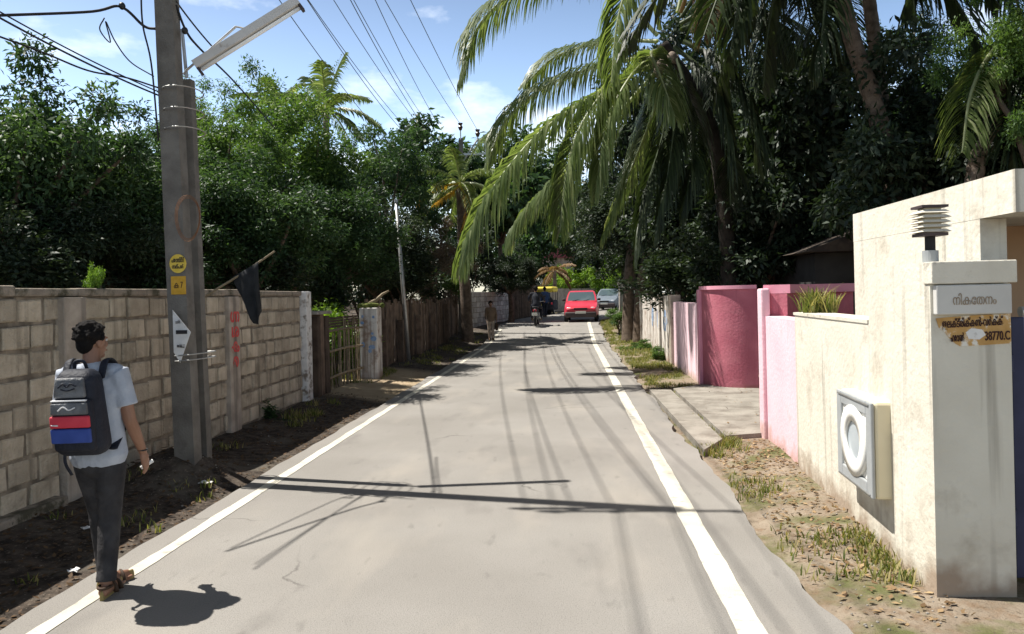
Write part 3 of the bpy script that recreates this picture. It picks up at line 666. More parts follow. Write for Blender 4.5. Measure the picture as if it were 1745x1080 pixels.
# blue steel gate leaf
gg = thing('steel_gate', 'navy and lilac steel gate leaf beside the cream pillar', 'gate', (2.55, 4.42, 0))
b = MB(); b.rbox((2.435, 4.40, 0.06), (2.505, 4.46, 1.50), 0.005); b.rbox((2.506, 4.41, 0.06), (4.6, 4.45, 0.12), 0.004); b.rbox((2.506, 4.41, 0.75), (4.6, 4.45, 0.80), 0.004)
b.build('frame', M['gateblue'], gg)
MB().rbox((2.512, 4.424, 0.122), (4.6, 4.436, 1.50), 0.002).build('panel', M['gatelight'], gg)
MB().tube([(2.50, 4.43, 1.53), (4.6, 4.43, 1.53)], 0.028, 12).build('top_rail', M['galv'], gg)
for z in (0.35, 1.2): MB().tube([(2.425, 4.40, z), (2.425, 4.40, z+0.09)], 0.018, 10).build('hinge', M['gateblue'], gg)

# ------------------------------------------------------------------ right: pink gateway
pk = thing('compound_wall', 'smooth pale pink compound wall next to the cream wall', 'wall', (2.3, 8.2, 0))
b = MB(); b.prism([(2.164, 7.502), (2.40, 7.502), (2.44, 8.86), (2.232, 8.86)], 'z', -0.2, 1.385); b.build('panel', M['pink'], pk)
def curved(name, label, path, th, h, top_over=0.03, cap=0.05):
    t = thing(name, label, 'wall', (path[0][0], path[0][1], 0))
    P = bez([(x, y, 0) for x, y in path], 28); bb = MB(); tp = MB(); k = len(P)
    rows = []; trow = []
    for i, p in enumerate(P):
        tn = (P[min(i+1, k-1)]-P[max(0, i-1)]).normalized(); nn = Vector((tn.y, -tn.x, 0))
        sg_ = 1 if th > 0 else -1; rows.append((p, p-nn*th)); trow.append((p+nn*top_over*sg_, p-nn*(th+top_over*sg_)))
    for bb_, rws, z0, z1 in ((bb, rows, -0.2, h), (tp, trow, h+0.002, h+cap)):
        for a, c in rws: bb_.v += [(a.x, a.y, z0), (a.x, a.y, z1), (c.x, c.y, z1), (c.x, c.y, z0)]
        for i in range(k-1):
            for j in range(4): bb_.f.append((i*4+j, i*4+(j+1) % 4, (i+1)*4+(j+1) % 4, (i+1)*4+j)); bb_.var.append(.5)
        bb_.f += [(0, 1, 2, 3), ((k-1)*4+3, (k-1)*4+2, (k-1)*4+1, (k-1)*4)]; bb_.var += [.5, .5]
    bb.build('panel', M['maroon'], t); tp.build('coping', M['maroontop'], t)
    return t
w1 = curved('entrance_wall', 'tall rounded deep pink entrance wall beyond the concrete crossing', [(2.40, 14.05), (2.45, 13.65), (2.62, 13.36), (2.86, 13.2), (3.17, 13.12)], 0.24, 1.71, 0.035, 0.065)
w2 = curved('entrance_wall', 'deep pink entrance wall rising behind the pale pink wall', [(2.27, 8.95), (2.55, 9.32), (2.95, 9.55), (3.35, 9.66)], -0.24, 1.64, 0.035, 0.10)
MB().rbox((2.19, 8.865, -0.2), (2.29, 9.06, 1.70), 0.02).build('end_post', M['pink'], w2)
MB().rbox((2.345, 14.0, -0.2), (2.42, 14.2, 1.72), 0.02).build('end_post', M['maroontop'], w1)  # rose strip standing for the sunlit left edge of the rounded wall
pf = thing('compound_wall', 'rain-streaked pale pink wall between the rounded wall and the blue-lettered wall', 'wall', (2.4, 16, 0))
b = MB(); b.prism([(2.37, 14.21), (2.53, 14.21), (2.57, 17.75), (2.40, 17.75)], 'z', -0.2, 1.46); b.build('panel', M['pinkfar'], pf)
ow = thing('old_wall', 'stained whitewashed old wall with faded blue writing beside the tree trunk', 'wall', (2.45, 22, 0))
b = MB(); b.prism([(2.40, 18.1), (2.56, 18.1), (2.62, 25.9), (2.46, 25.9)], 'z', -0.2, 1.60); b.build('panel', M['oldwhite'], ow)
b = MB(); b.rbox((2.33, 17.76, -0.2), (2.58, 18.08, 1.62), 0.02); b.build('post', M['post'], ow)
MB().rbox((2.35, 20.2, -0.2), (2.41, 20.45, 1.62), 0.02).build('post', M['oldwhite'], ow)
MB().rbox((2.40, 25.92, -0.2), (2.68, 26.2, 1.66), 0.02).build('post', M['oldwhite'], ow)
for k, ch in enumerate(('ക', 'വ', 'ര')):
    text('lettering', ch, 0.75, M['bluepaint'], ow, (2.3955+0.0077*(1.2+k*1.5), 19.3+k*1.5, 1.0), (0, -1, 0), (0, 0, 1), bold=0.05)
# dark shed behind the wall
sh = thing('shed', 'dark grey shed under the trees behind the pink walls', 'building', (5.5, 15.5, 0))
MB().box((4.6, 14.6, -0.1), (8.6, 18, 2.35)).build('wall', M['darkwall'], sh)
b = MB(); b.prism([(4.3, 2.36), (8.9, 2.36), (6.6, 3.2)], 'y', 14.2, 18.4); b.build('roof', M['rooftile'], sh)
# pale pillar by the bend on the right
wp_ = thing('gate_pillar', 'peeling white pillar by the bend with a plant on top', 'pillar', (2.1, 30, rz(30)))
b = MB(); b.rbox((1.98, 29.8, rz(30)-0.3), (2.32, 30.15, rz(30)+1.75), 0.03); b.build('shaft', M['oldwhite'], wp_)
MB().rbox((1.93, 29.75, rz(30)+1.752), (2.37, 30.2, rz(30)+1.85), 0.02).build('cap', M['oldwhite'], wp_)
wl2 = line_wall('old_wall', 'low pale wall running on round the bend past the white pillar', 'wall', (2.3, 30.3), (6.5, 46), 1.0, -0.16, M['oldwhite'])
# ------------------------------------------------------------------ utility poles and wires
PY = 6.94; _b0 = at(319, 740, PY); _b1 = at(284, 0, PY); lean = (_b1.x-_b0.x)/(_b1.z-_b0.z); PX = _b0.x-lean*_b0.z
up_ = thing('utility_pole', 'tall grey concrete utility pole in front of the block wall', 'utility pole', (PX, PY, 0))
TOPZ = 8.3
def polex(z): return PX+lean*z
b = MB(); P = [(polex(z), PY, z) for z in (-0.3, 2, 4, 6, TOPZ)]
b.tube(P, [(0.136, 0.105), (0.132, 0.10), (0.126, 0.095), (0.115, 0.09), (0.105, 0.085)], 4, up=(0, 1, 0)); b.build('shaft', M['pole'], up_)
for z, w_ in ((7.7, 1.5), (7.0, 1.2)):
    MB().box((polex(z)-w_/2, PY-0.135, z), (polex(z)+w_/2, PY-0.085, z+0.07)).build('cross_arm', M['galv'], up_)
    for k in range(4):
        x = polex(z)+(-0.46+0.307*k)*w_
        MB().tube([(x, PY-0.11, z+0.07), (x, PY-0.11, z+0.12), (x, PY-0.11, z+0.16), (x, PY-0.11, z+0.2)], [0.02, 0.045, 0.03, 0.04], 10).build('insulator', M['ceramic'], up_)
# slimmer strut pole wired to it
sp = thing('strut_pole', 'slimmer concrete strut pole strapped to the right of the utility pole', 'utility pole', (PX+0.23, PY+0.12, 0))
b = MB(); _s0 = at(348, 740, PY+0.27); _s1 = at(321, 130, PY+0.27); _sl = (_s1.x-_s0.x)/(_s1.z-_s0.z); P = [(_s0.x+_sl*(z-_s0.z), PY+0.27, z) for z in (-0.3, 1.5, 3.86)]
b.tube(P, [(0.066, 0.075), (0.063, 0.07), (0.059, 0.062)], 4, up=(0, 1, 0)); b.build('shaft', M['pole'], sp)
for z in (3.70, 3.5, 3.32, 1.2, 1.15):
    x = polex(z)+0.045; b = MB(); pts = []
    for j in range(25):
        a = 2*math.pi*j/24; pts.append((x+0.165*math.cos(a)+0.01, PY+0.12+0.25*math.sin(a), z+0.012*math.cos(a)))
    b.tube(pts, 0.006, 5); b.build('wire_binding', M['galv'], sp)
# tube lamp on its bracket
tl = thing('tube_light', 'white fluorescent street light batten held out from the utility pole', 'street light', (PX, PY, 3.8))
a0 = at(332, 112, PY+0.24); a1 = at(508, 2, PY+0.50); ax = (a1-a0).normalized()
sd_ = ax.cross(Vector((0, 1, 0))).normalized()
if sd_.z > 0: sd_ = -sd_       # downwards
q = MB(); nn = ax.cross(sd_).normalized()
def obox(bb, p0, p1, w, h, off=0.0):
    vs = []
    for p in (p0, p1):
        for i, j in ((-1, -1), (1, -1), (1, 1), (-1, 1)): vs.append(Vector(p)+nn*(w/2*i)+sd_*(h/2*j+off))
    bb.add(vs, [(3, 2, 1, 0), (4, 5, 6, 7)]+[(j, (j+1) % 4, 4+(j+1) % 4, 4+j) for j in range(4)], .5)
obox(q, a0, a1, 0.085, 0.085); q.build('batten', M['rail'], tl)
q = MB(); q.tube([a0+ax*0.03+sd_*0.068, a1-ax*0.03+sd_*0.068], 0.019, 12); q.build('tube', M['tube'], tl, True)
for e in (0.012, -0.012):
    p = a0+ax*0.012 if e > 0 else a1-ax*0.012
    q = MB(); obox(q, p-ax*0.014, p+ax*0.014, 0.06, 0.075, 0.075); q.build('end_holder', M['bumper'], tl)
q = MB(); k0 = at(318, 126, PY+0.27); k1 = at(402, 45, PY+0.36)
q.tube([k0-Vector((0.03, 0, 0)), k0+Vector((0.01, -0.02, 0.03)), k1], 0.012, 8); q.tube([at(318, 132, PY+0.27), at(310, 50, PY+0.27)], 0.017, 8); q.build('bracket', M['galv'], tl)
q = MB(); q.tube([k1, a0+ax*0.62-sd_*0.04], 0.009, 6); q.build('stay', M['galv'], tl)

# things fixed on the pole
fy = PY-0.094
lab = thing('pole_sticker', 'round yellow sticker with dark writing high on the utility pole', 'sticker', (polex(1.95), fy, 1.95))
c_ = at(303, 449, fy+0.012); MB().disc(c_+Vector((0, 0.004, 0)), (0, -1, 0), 0.088, 22, 0.004, 0.92).build('disc', M['yellow'], lab)
text('lettering', 'പോസ്റ്റ്', 0.06, M['ink'], lab, c_+Vector((0, -0.003, 0.03)), (1, 0, 0), (0, 0, 1), width=0.12, bold=0.001)
text('lettering', 'നമ്പർ', 0.05, M['ink'], lab, c_+Vector((0, -0.003, -0.03)), (1, 0, 0), (0, 0, 1), width=0.11, bold=0.001)
lab2 = thing('pole_sticker', 'amber square sticker below the round one on the utility pole', 'sticker', (polex(1.7), fy, 1.72))
c2 = at(304, 486, fy+0.012); MB().rbox(c2+Vector((-0.072, 0, -0.085)), c2+Vector((0.072, 0.004, 0.085)), 0.0015, 1).build('sheet', M['amber'], lab2)
text('lettering', 'ക 7', 0.085, M['postink'], lab2, c2+Vector((0, -0.002, 0.0)), (1, 0, 0), (0, 0, 1), width=0.085)
# folded paper notice
no = thing('paper_notice', 'torn diamond shaped white paper notice hanging on the utility pole', 'notice', (polex(1.3), fy, 1.3))
Pn = [(294, 528), (325, 566), (307, 618), (296, 600)]
V = [at(px, py, fy-0.02-0.02*(i % 2)) for i, (px, py) in enumerate(Pn)]
b = MB(); vs = [tuple(v) for v in V]+[tuple(v+Vector((0, 0.004, 0))) for v in V]
b.add(vs, [(0, 1, 3), (1, 2, 3), (4, 7, 5), (5, 7, 6), (0, 4, 5, 1), (1, 5, 6, 2), (2, 6, 7, 3), (3, 7, 4, 0)], .5); b.build('sheet', M['paper'], no)
ctr = at(309, 568, fy-0.046); b = MB(); b.box(ctr+Vector((-0.052, 0, -0.005)), ctr+Vector((0.055, 0.0025, 0.03))); b.build('printed_band', M['ink'], no)
text('lettering', 'അറിയിപ്പ്', 0.04, M['ink'], no, at(308, 590, fy-0.05), (1, 0, -0.1), (0, 0, 1), width=0.075)
text('lettering', 'നന്ദി', 0.04, M['ink'], no, at(303, 549, fy-0.046), (1, 0, 0.1), (0, 0, 1), width=0.045)
# coil of wire half way up
co = thing('wire_coil', 'rusty loop of wire hanging on the pole above the yellow sticker', 'wire', (polex(2.5), fy, 2.5))
M['rust'] = mat('rusty_wire', (0.16, 0.07, 0.035), (0.24, 0.12, 0.06), 20, 0.8)
c_ = at(321, 372, fy-0.02); b = MB()
for k in range(3):
    pts = []
    for j in range(29):
        a = 2*math.pi*j/28; pts.append(c_+Vector((math.cos(a)*(0.105+0.008*k), -0.006*k+0.01*math.sin(2*a), math.sin(a)*(0.19+0.012*k))))
    b.tube(pts, 0.0028, 5)
b.build('coil', M['rust'], co)
# black flag
fl = thing('black_flag', 'black cloth flag drooping from a stick tied to the pole', 'flag', (PX+0.25, PY, 1.7))
s0 = at(352, 503, PY-0.08); s1 = at(468, 428, PY-0.35)
MB().tube([s0, (s0+s1)/2+Vector((0, 0, -0.012)), s1], [0.011, 0.010, 0.008], 8).build('stick', M['bamboo'], fl)
b = MB(); top = [at(396+i*(440-396)/6, 472-i*(472-446)/6, PY-0.18-0.17*i/6) for i in range(7)]
rows = 10; botp = [(424, 530), (428, 542), (433, 551), (438, 553), (441, 548), (443, 540), (444, 530)]
for i in range(7):
    be = at(botp[i][0], botp[i][1], PY-0.25)
    for j in range(rows+1):
        t = j/rows; p = top[i]*(1-t)+be*t + Vector((-0.02*math.sin(math.pi*t)*(1-i/6), 0.035*math.sin(i*1.9+t*2.2)*min(1, t*2), 0)); b.v.append(tuple(p))
for i in range(6):
    for j in range(rows): b.f.append((i*(rows+1)+j, (i+1)*(rows+1)+j, (i+1)*(rows+1)+j+1, i*(rows+1)+j+1)); b.var.append(.5)
fo = b.build('cloth', M['flag'], fl, True)
sm_ = fo.modifiers.new('thickness', 'SOLIDIFY'); sm_.thickness = 0.003

# far pole on the left, the grey small pole, and the wires
fp = thing('utility_pole', 'distant utility pole with raised insulators among the left palms', 'utility pole', (-4.2, 30.0, rz(30)))
ft = at(785, 212, 30); b = MB(); b.tube([(-4.25, 30, rz(30)-0.3), (ft.x, 30, ft.z-0.55)], [(0.16, 0.14), (0.11, 0.1)], 4, up=(0, 1, 0)); b.build('shaft', M['pole'], fp)
MB().box((ft.x-0.1, 29.86, ft.z-1.25), (ft.x+1.0, 29.93, ft.z-1.17)).build('cross_arm', M['galv'], fp)
b = MB(); b.tube([(ft.x, 29.9, ft.z-1.6), (ft.x+0.68, 29.9, ft.z-0.62)], 0.035, 6); b.build('brace', M['galv'], fp)
INS = [Vector((ft.x, 29.9, ft.z)), Vector((ft.x+0.68, 29.9, ft.z-0.28)), Vector((ft.x+0.98, 29.9, ft.z-0.5))]
for p in INS:
    MB().tube([p-Vector((0, 0, 0.62)), p-Vector((0, 0, 0.2))], 0.025, 6).build('pin', M['galv'], fp)
    MB().tube([p-Vector((0, 0, 0.25)), p-Vector((0, 0, 0.12)), p-Vector((0, 0, 0.06)), p+Vector((0, 0, 0.03))], [0.05, 0.10, 0.06, 0.10], 10).build('insulator', M['ceramic'], fp)
g0 = at(697, 615, 20.1); g1 = at(675, 345, 20.1)
gpz = thing('metal_pole', 'thin leaning grey metal pole in front of the board fence', 'pole', (g0.x, 20.1, 0))
MB().tube([(g0.x, 20.1, -0.2), (g0.x*0.5+g1.x*0.5, 20.1, g1.z*0.5), (g1.x, 20.1, g1.z)], [0.062, 0.052, 0.038], 10).build('shaft', M['galv'], gpz, True)
MB().tube([(g1.x, 20.1, g1.z+0.002), (g1.x, 20.1, g1.z+0.09)], 0.05, 10).build('cap', M['galv'], gpz)

def wire(name, label, group, a, c, sag, r, m=None, n=26, mid=None):
    a = Vector(a); c = Vector(c); b = MB()
    pts = [a.lerp(c, i/n)-Vector((0, 0, sag*4*(i/n)*(1-i/n))) for i in range(n+1)] if mid is None else bez([a]+[Vector(p) for p in mid]+[c], n)
    b.tube(pts, r, 6); o = b.build(name, m or M['alum'], None, True); return tag(o, label, 'wire', group)
GW = 'overhead wires along the road'
# two high wires from the far pole over the camera; the rest run to the near pole and on over the viewer
za = 7.9; wl_ = [
    (INS[1], (-2.62, -6, 8.5), 0.55, 'rightmost high overhead wire running to the distant pole'),
    (INS[0], (-3.05, -6, 8.35), 0.55, 'second high overhead wire from the right'),
    ((-5.0, 30.2, 8.6), (polex(7.7)+0.69, PY-0.11, 7.85), 0.35, 'overhead wire on the rightmost insulator of the upper near cross-arm'),
    ((-5.4, 30.2, 8.6), (polex(7.7)+0.23, PY-0.11, 7.85), 0.35, 'overhead wire on the second insulator of the upper near cross-arm'),
    ((-5.7, 31.0, 8.5), (polex(7.7)-0.23, PY-0.11, 7.85), 0.35, 'overhead wire on the third insulator of the upper near cross-arm'),
    ((-6.3, 31.0, 8.5), (polex(7.7)-0.69, PY-0.11, 7.85), 0.35, 'overhead wire on the outer insulator of the upper near cross-arm'),
    ((-5.2, 30.4, 8.0), (polex(7.0)+0.55, PY-0.11, 7.15), 0.4, 'overhead wire on the rightmost insulator of the lower near cross-arm'),
    ((-6.0, 30.4, 7.9), (polex(7.0)-0.18, PY-0.11, 7.15), 0.4, 'overhead wire on the middle of the lower near cross-arm'),
    ((-6.8, 31.5, 7.7), (polex(7.0)-0.55, PY-0.11, 7.15), 0.4, 'overhead wire on the outer insulator of the lower near cross-arm'),
]
for a, c, s_, lbl in wl_: wire('overhead_wire', lbl, GW, a, c, s_, 0.009)
for k, (x, z) in enumerate(((0.69, 7.85), (0.23, 7.85), (-0.23, 7.85), (0.55, 7.15), (0.18, 7.15))):
    tt = polex(z-0.15)+x
    wire('overhead_wire', 'overhead wire leaving the near pole back over the viewer', GW, (tt, PY-0.11, z), (tt+0.5, -20, z+0.25), 0.45, 0.006)
GC = 'service cables at the near pole'
wire('service_cable', 'thick black cable entering from the left edge to the pole top', GC, at(-60, 28, PY-1.5), at(266, 49, PY), 0, 0.013, M['cable'], 30, [at(150, 20, PY-0.5), at(205, 11, PY-0.2), at(245, 44, PY)])
wire('service_cable', 'upper of two slanting cables from the left sky to the pole', GC, at(-40, -3, 5.2), at(272, 157, PY), 0.03, 0.006, M['cable'])
wire('service_cable', 'lower of two slanting cables from the left sky to the pole', GC, at(-40, 8, 5.1), at(272, 163, PY), 0.03, 0.008, M['cable'])
wire('service_cable', 'low cable drooping from the left tree to the pole', GC, at(-40, 48, 5.5), at(272, 150, PY), 0, 0.008, M['cable'], 30, [at(70, 88, 6.0), at(150, 120, 6.4), at(215, 132, 6.8)])
wire('service_cable', 'vertical drop cable on the left face of the pole', GC, at(240, -30, PY-0.1), at(270, 240, PY-0.1), 0, 0.008, M['cable'], 20, [at(243, 40, PY-0.1), at(258, 110, PY-0.1)])
wire('service_cable', 'thin looped tail of wire hanging left of the pole', GC, at(178, 30, PY-0.1), at(262, 130, PY), 0, 0.006, M['cable'], 40, [at(170, 50, PY-0.1), at(188, 72, PY-0.1), at(180, 36, PY-0.1), at(196, 70, PY-0.1), at(222, 105, PY)])
wire('service_cable', 'black cable running from the pole across the treetops to the right', GC, at(300, 8, PY), at(470, 220, 14), 0, 0.011, M['cable'], 30, [at(316, 50, PY+0.1), at(340, 82, PY+0.3), at(400, 140, 9.5)])
wire('service_cable', 'cable from the top of the pole passing behind the street light', GC, at(300, 2, PY), at(372, 90, 8.5), 0.02, 0.009, M['cable'])
for j, (px, py) in enumerate(((208, 10), (315, 52))):
    k = tag(MB().ball(at(px, py, PY-(0.2 if j == 0 else 0)), (0.03, 0.03, 0.035), 10, 8).build('cable_clamp', M['black'], None, True), ('black clamp on the thick cable left of the pole', 'black clamp on the cable at the right of the pole')[j], 'clamp', 'cable clamps')
# ------------------------------------------------------------------ foliage builders
def leaves(rng, cen, rad, per, ll, lw, up=0.5, droop=0.3, shell=0.5):
    """leaf-sized diamonds spread through clumps: cen (n,3), rad (n,) or (n,3)"""
    cen = np.asarray(cen, float); rad = np.asarray(rad, float)
    if rad.ndim == 1: rad = rad[:, None]*np.ones(3)
    n = len(cen)*per; ci = np.repeat(np.arange(len(cen)), per)
    d = rng.normal(size=(n, 3)); d /= np.linalg.norm(d, axis=1)[:, None]
    p = cen[ci] + d*rad[ci]*(shell+(1-shell)*rng.random((n, 1)))*(0.85+0.3*rng.random((n, 1)))
    ax = d*0.7 + rng.normal(size=(n, 3))*0.7; ax[:, 2] -= droop; ax /= np.linalg.norm(ax, axis=1)[:, None]
    nn = d*0.45 + rng.normal(size=(n, 3))*0.55; nn[:, 2] += up
    sd = np.cross(ax, nn); sd /= (np.linalg.norm(sd, axis=1)[:, None]+1e-9); nn = np.cross(sd, ax)
    s = (0.7+0.6*rng.random((n, 1))); L_ = ll*s; w_ = lw*s
    v = np.stack([p, p+ax*L_*0.45+sd*w_*0.5+nn*L_*0.05, p+ax*L_-nn*L_*0.12, p+ax*L_*0.45-sd*w_*0.5+nn*L_*0.05], 1).reshape(-1, 3)
    q = np.arange(n*4).reshape(n, 4)
    cv = rng.random(len(cen))[ci]
    var = np.clip(0.15+0.45*cv+0.4*(rng.random(n)-0.3), 0, 1)
    return v, q, var

def clumps(rng, r, n, lo=0.25, hi=1.0, flat=1.0):
    d = rng.normal(size=(n, 3)); d /= np.linalg.norm(d, axis=1)[:, None]
    k = (lo+(hi-lo)*rng.random((n, 1))**0.6)
    bump = 1+0.22*np.sin(d[:, :1]*3.1+1)+0.18*np.sin(d[:, 1:2]*4.3+2)
    c = d*k*bump*np.array(r); c[:, 2] *= flat
    return c

CROWNS = {}
def crown_mesh(kind, seed):
    key = (kind, seed)
    if key in CROWNS: return CROWNS[key]
    rng = np.random.default_rng(seed*31+len(kind))
    if kind == 'broad':      # dense mango-like crown, about 2.5 m radius
        c = clumps(rng, (2.3, 2.3, 2.0), 95); v, q, a = leaves(rng, c, 0.34+0.34*rng.random(len(c)), 390, 0.135, 0.048, 0.45, 0.35, 0.3)
    elif kind == 'airy':     # lighter crown with sky gaps
        c = clumps(rng, (2.3, 2.3, 2.2), 80, 0.2); v, q, a = leaves(rng, c, 0.25+0.3*rng.random(len(c)), 270, 0.125, 0.042, 0.4, 0.25, 0.15)
    elif kind == 'large':    # big leaves (jackfruit, almond)
        c = clumps(rng, (2.3, 2.3, 2.3), 85); v, q, a = leaves(rng, c, 0.35+0.35*rng.random(len(c)), 210, 0.195, 0.082, 0.5, 0.45, 0.3)
    elif kind == 'far':
        c = clumps(rng, (2.3, 2.3, 1.9), 60); v, q, a = leaves(rng, c, 0.4+0.4*rng.random(len(c)), 130, 0.30, 0.13, 0.5, 0.3, 0.3)
    else:                    # shrub
        c = clumps(rng, (1.0, 1.0, 0.8), 36); v, q, a = leaves(rng, c, 0.18+0.2*rng.random(len(c)), 130, 0.13, 0.05, 0.4, 0.2, 0.2)
    o = npmesh('crown', v, q, a, LM['mango']); me = o.data; bpy.data.objects.remove(o)
    CROWNS[key] = (me, c); return CROWNS[key]

def tree(name, label, loc, cz, s, kind, lm, seed, group, rot=0.0, thick=0.13, lean=(0, 0)):
    """trunk with limbs that reach into the clumps of the crown; cz = height of the crown's middle, s = (sx, sy, sz)"""
    t = thing(name, label, 'tree' if name != 'shrub' else 'shrub', loc, 0, group)
    me, c = crown_mesh(kind, seed)
    cr_ = bpy.data.objects.new('crown', me); C.objects.link(cr_); cr_.parent = t
    cr_.location = (lean[0], lean[1], cz); cr_.rotation_euler = (0, 0, rot); cr_.scale = s; set_mat(cr_, LM[lm])
    b = MB(); zb = cz-1.0*s[2]
    Rm = Matrix.Rotation(rot, 3, 'Z'); fork = Vector((lean[0]*0.7, lean[1]*0.7, max(0.3*min(1, s[0]), zb*0.75)))
    b.tube(bez([(0, 0, -0.3), (lean[0]*0.2+0.06, lean[1]*0.2, fork.z*0.5), fork], 8), [thick*(1.35-0.55*i/8) for i in range(9)], 9)
    rr = random.Random(seed+int(rot*100)); idx = list(range(len(c))); rr.shuffle(idx)
    for i in idx[:11]:
        e = Rm @ Vector((c[i][0]*s[0], c[i][1]*s[1], c[i][2]*s[2])) + Vector((lean[0], lean[1], cz))
        jt = min(1.0, s[0])*0.2; mid = fork.lerp(e, 0.5)+Vector((rr.uniform(-jt, jt), rr.uniform(-jt, jt), jt*0.7))
        b.tube(bez([fork-Vector((0, 0, 0.05)), mid, e], 6), [thick*(0.55-0.45*k/6) for k in range(7)], 6)
    off = root_loc(t)
    b.v = [(x+off.x, y+off.y, z+off.z) for x, y, z in b.v]
    b.build('trunk', M['trunk'], t, True)
    return t

def at_tree(px, py, Y): return at(px, py, Y)

# ---- left trees: name, label, (px, py) of the crown's middle, depth, scale, kind, leaf, seed
LT = [
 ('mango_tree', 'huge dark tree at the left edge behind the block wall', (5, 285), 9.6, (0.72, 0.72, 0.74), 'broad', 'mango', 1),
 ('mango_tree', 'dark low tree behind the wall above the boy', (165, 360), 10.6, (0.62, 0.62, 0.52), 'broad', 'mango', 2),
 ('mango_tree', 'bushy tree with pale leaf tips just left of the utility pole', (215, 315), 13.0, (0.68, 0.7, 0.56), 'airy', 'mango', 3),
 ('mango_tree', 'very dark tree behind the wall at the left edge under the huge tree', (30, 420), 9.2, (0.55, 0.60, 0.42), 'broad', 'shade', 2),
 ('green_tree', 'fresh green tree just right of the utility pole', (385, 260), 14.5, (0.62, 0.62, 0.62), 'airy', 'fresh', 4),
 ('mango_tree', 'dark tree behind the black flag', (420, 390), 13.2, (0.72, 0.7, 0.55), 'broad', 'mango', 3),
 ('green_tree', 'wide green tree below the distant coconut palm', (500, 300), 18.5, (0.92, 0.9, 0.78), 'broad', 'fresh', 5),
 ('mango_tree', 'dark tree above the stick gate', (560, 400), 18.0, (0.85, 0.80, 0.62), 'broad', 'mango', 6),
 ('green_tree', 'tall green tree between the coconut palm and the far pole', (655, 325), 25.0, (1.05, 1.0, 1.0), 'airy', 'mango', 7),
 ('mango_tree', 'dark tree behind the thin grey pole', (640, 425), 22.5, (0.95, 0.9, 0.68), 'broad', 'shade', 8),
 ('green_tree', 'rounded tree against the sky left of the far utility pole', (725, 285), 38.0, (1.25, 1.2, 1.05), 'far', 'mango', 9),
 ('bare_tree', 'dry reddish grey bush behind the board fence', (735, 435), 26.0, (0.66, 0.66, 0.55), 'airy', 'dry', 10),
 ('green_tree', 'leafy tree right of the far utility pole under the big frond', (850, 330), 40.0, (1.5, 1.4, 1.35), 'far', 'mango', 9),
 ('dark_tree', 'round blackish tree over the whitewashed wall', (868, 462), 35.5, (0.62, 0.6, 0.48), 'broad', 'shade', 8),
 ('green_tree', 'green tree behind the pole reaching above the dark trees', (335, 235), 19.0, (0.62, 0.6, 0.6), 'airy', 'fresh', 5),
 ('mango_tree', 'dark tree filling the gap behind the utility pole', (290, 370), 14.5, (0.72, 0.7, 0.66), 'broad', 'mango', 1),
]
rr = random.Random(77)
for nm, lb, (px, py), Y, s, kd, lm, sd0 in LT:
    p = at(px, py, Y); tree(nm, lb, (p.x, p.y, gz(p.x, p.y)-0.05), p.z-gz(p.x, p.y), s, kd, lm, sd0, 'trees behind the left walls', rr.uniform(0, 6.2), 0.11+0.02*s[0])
# ---- right trees
RT = [
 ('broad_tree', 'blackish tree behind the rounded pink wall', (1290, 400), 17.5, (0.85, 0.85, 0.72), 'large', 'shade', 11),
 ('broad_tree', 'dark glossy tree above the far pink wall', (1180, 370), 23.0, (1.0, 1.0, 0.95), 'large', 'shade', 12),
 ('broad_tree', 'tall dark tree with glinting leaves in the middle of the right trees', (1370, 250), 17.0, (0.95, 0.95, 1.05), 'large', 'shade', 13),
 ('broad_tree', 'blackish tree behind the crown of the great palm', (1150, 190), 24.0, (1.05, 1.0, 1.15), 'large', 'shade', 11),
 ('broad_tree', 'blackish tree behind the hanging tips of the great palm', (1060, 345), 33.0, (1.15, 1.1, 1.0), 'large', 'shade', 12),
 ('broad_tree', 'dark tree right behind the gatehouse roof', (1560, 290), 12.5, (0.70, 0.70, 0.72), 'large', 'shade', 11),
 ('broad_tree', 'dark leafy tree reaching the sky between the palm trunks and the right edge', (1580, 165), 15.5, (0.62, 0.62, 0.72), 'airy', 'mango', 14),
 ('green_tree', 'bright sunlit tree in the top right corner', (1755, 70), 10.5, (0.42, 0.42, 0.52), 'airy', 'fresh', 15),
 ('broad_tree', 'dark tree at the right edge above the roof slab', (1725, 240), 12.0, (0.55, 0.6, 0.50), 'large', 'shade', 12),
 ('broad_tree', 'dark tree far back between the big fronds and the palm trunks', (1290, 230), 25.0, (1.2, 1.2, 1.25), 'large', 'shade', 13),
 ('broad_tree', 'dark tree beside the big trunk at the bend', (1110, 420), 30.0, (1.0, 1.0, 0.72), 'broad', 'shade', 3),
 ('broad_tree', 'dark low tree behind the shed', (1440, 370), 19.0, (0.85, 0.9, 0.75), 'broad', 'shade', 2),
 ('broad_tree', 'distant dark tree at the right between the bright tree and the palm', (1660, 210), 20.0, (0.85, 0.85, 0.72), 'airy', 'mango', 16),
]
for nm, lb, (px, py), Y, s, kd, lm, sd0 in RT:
    p = at(px, py, Y); tree(nm, lb, (p.x, p.y, gz(p.x, p.y)-0.05), p.z-gz(p.x, p.y), s, kd, lm, sd0, 'trees behind the right walls', rr.uniform(0, 6.2), 0.12+0.02*s[0])
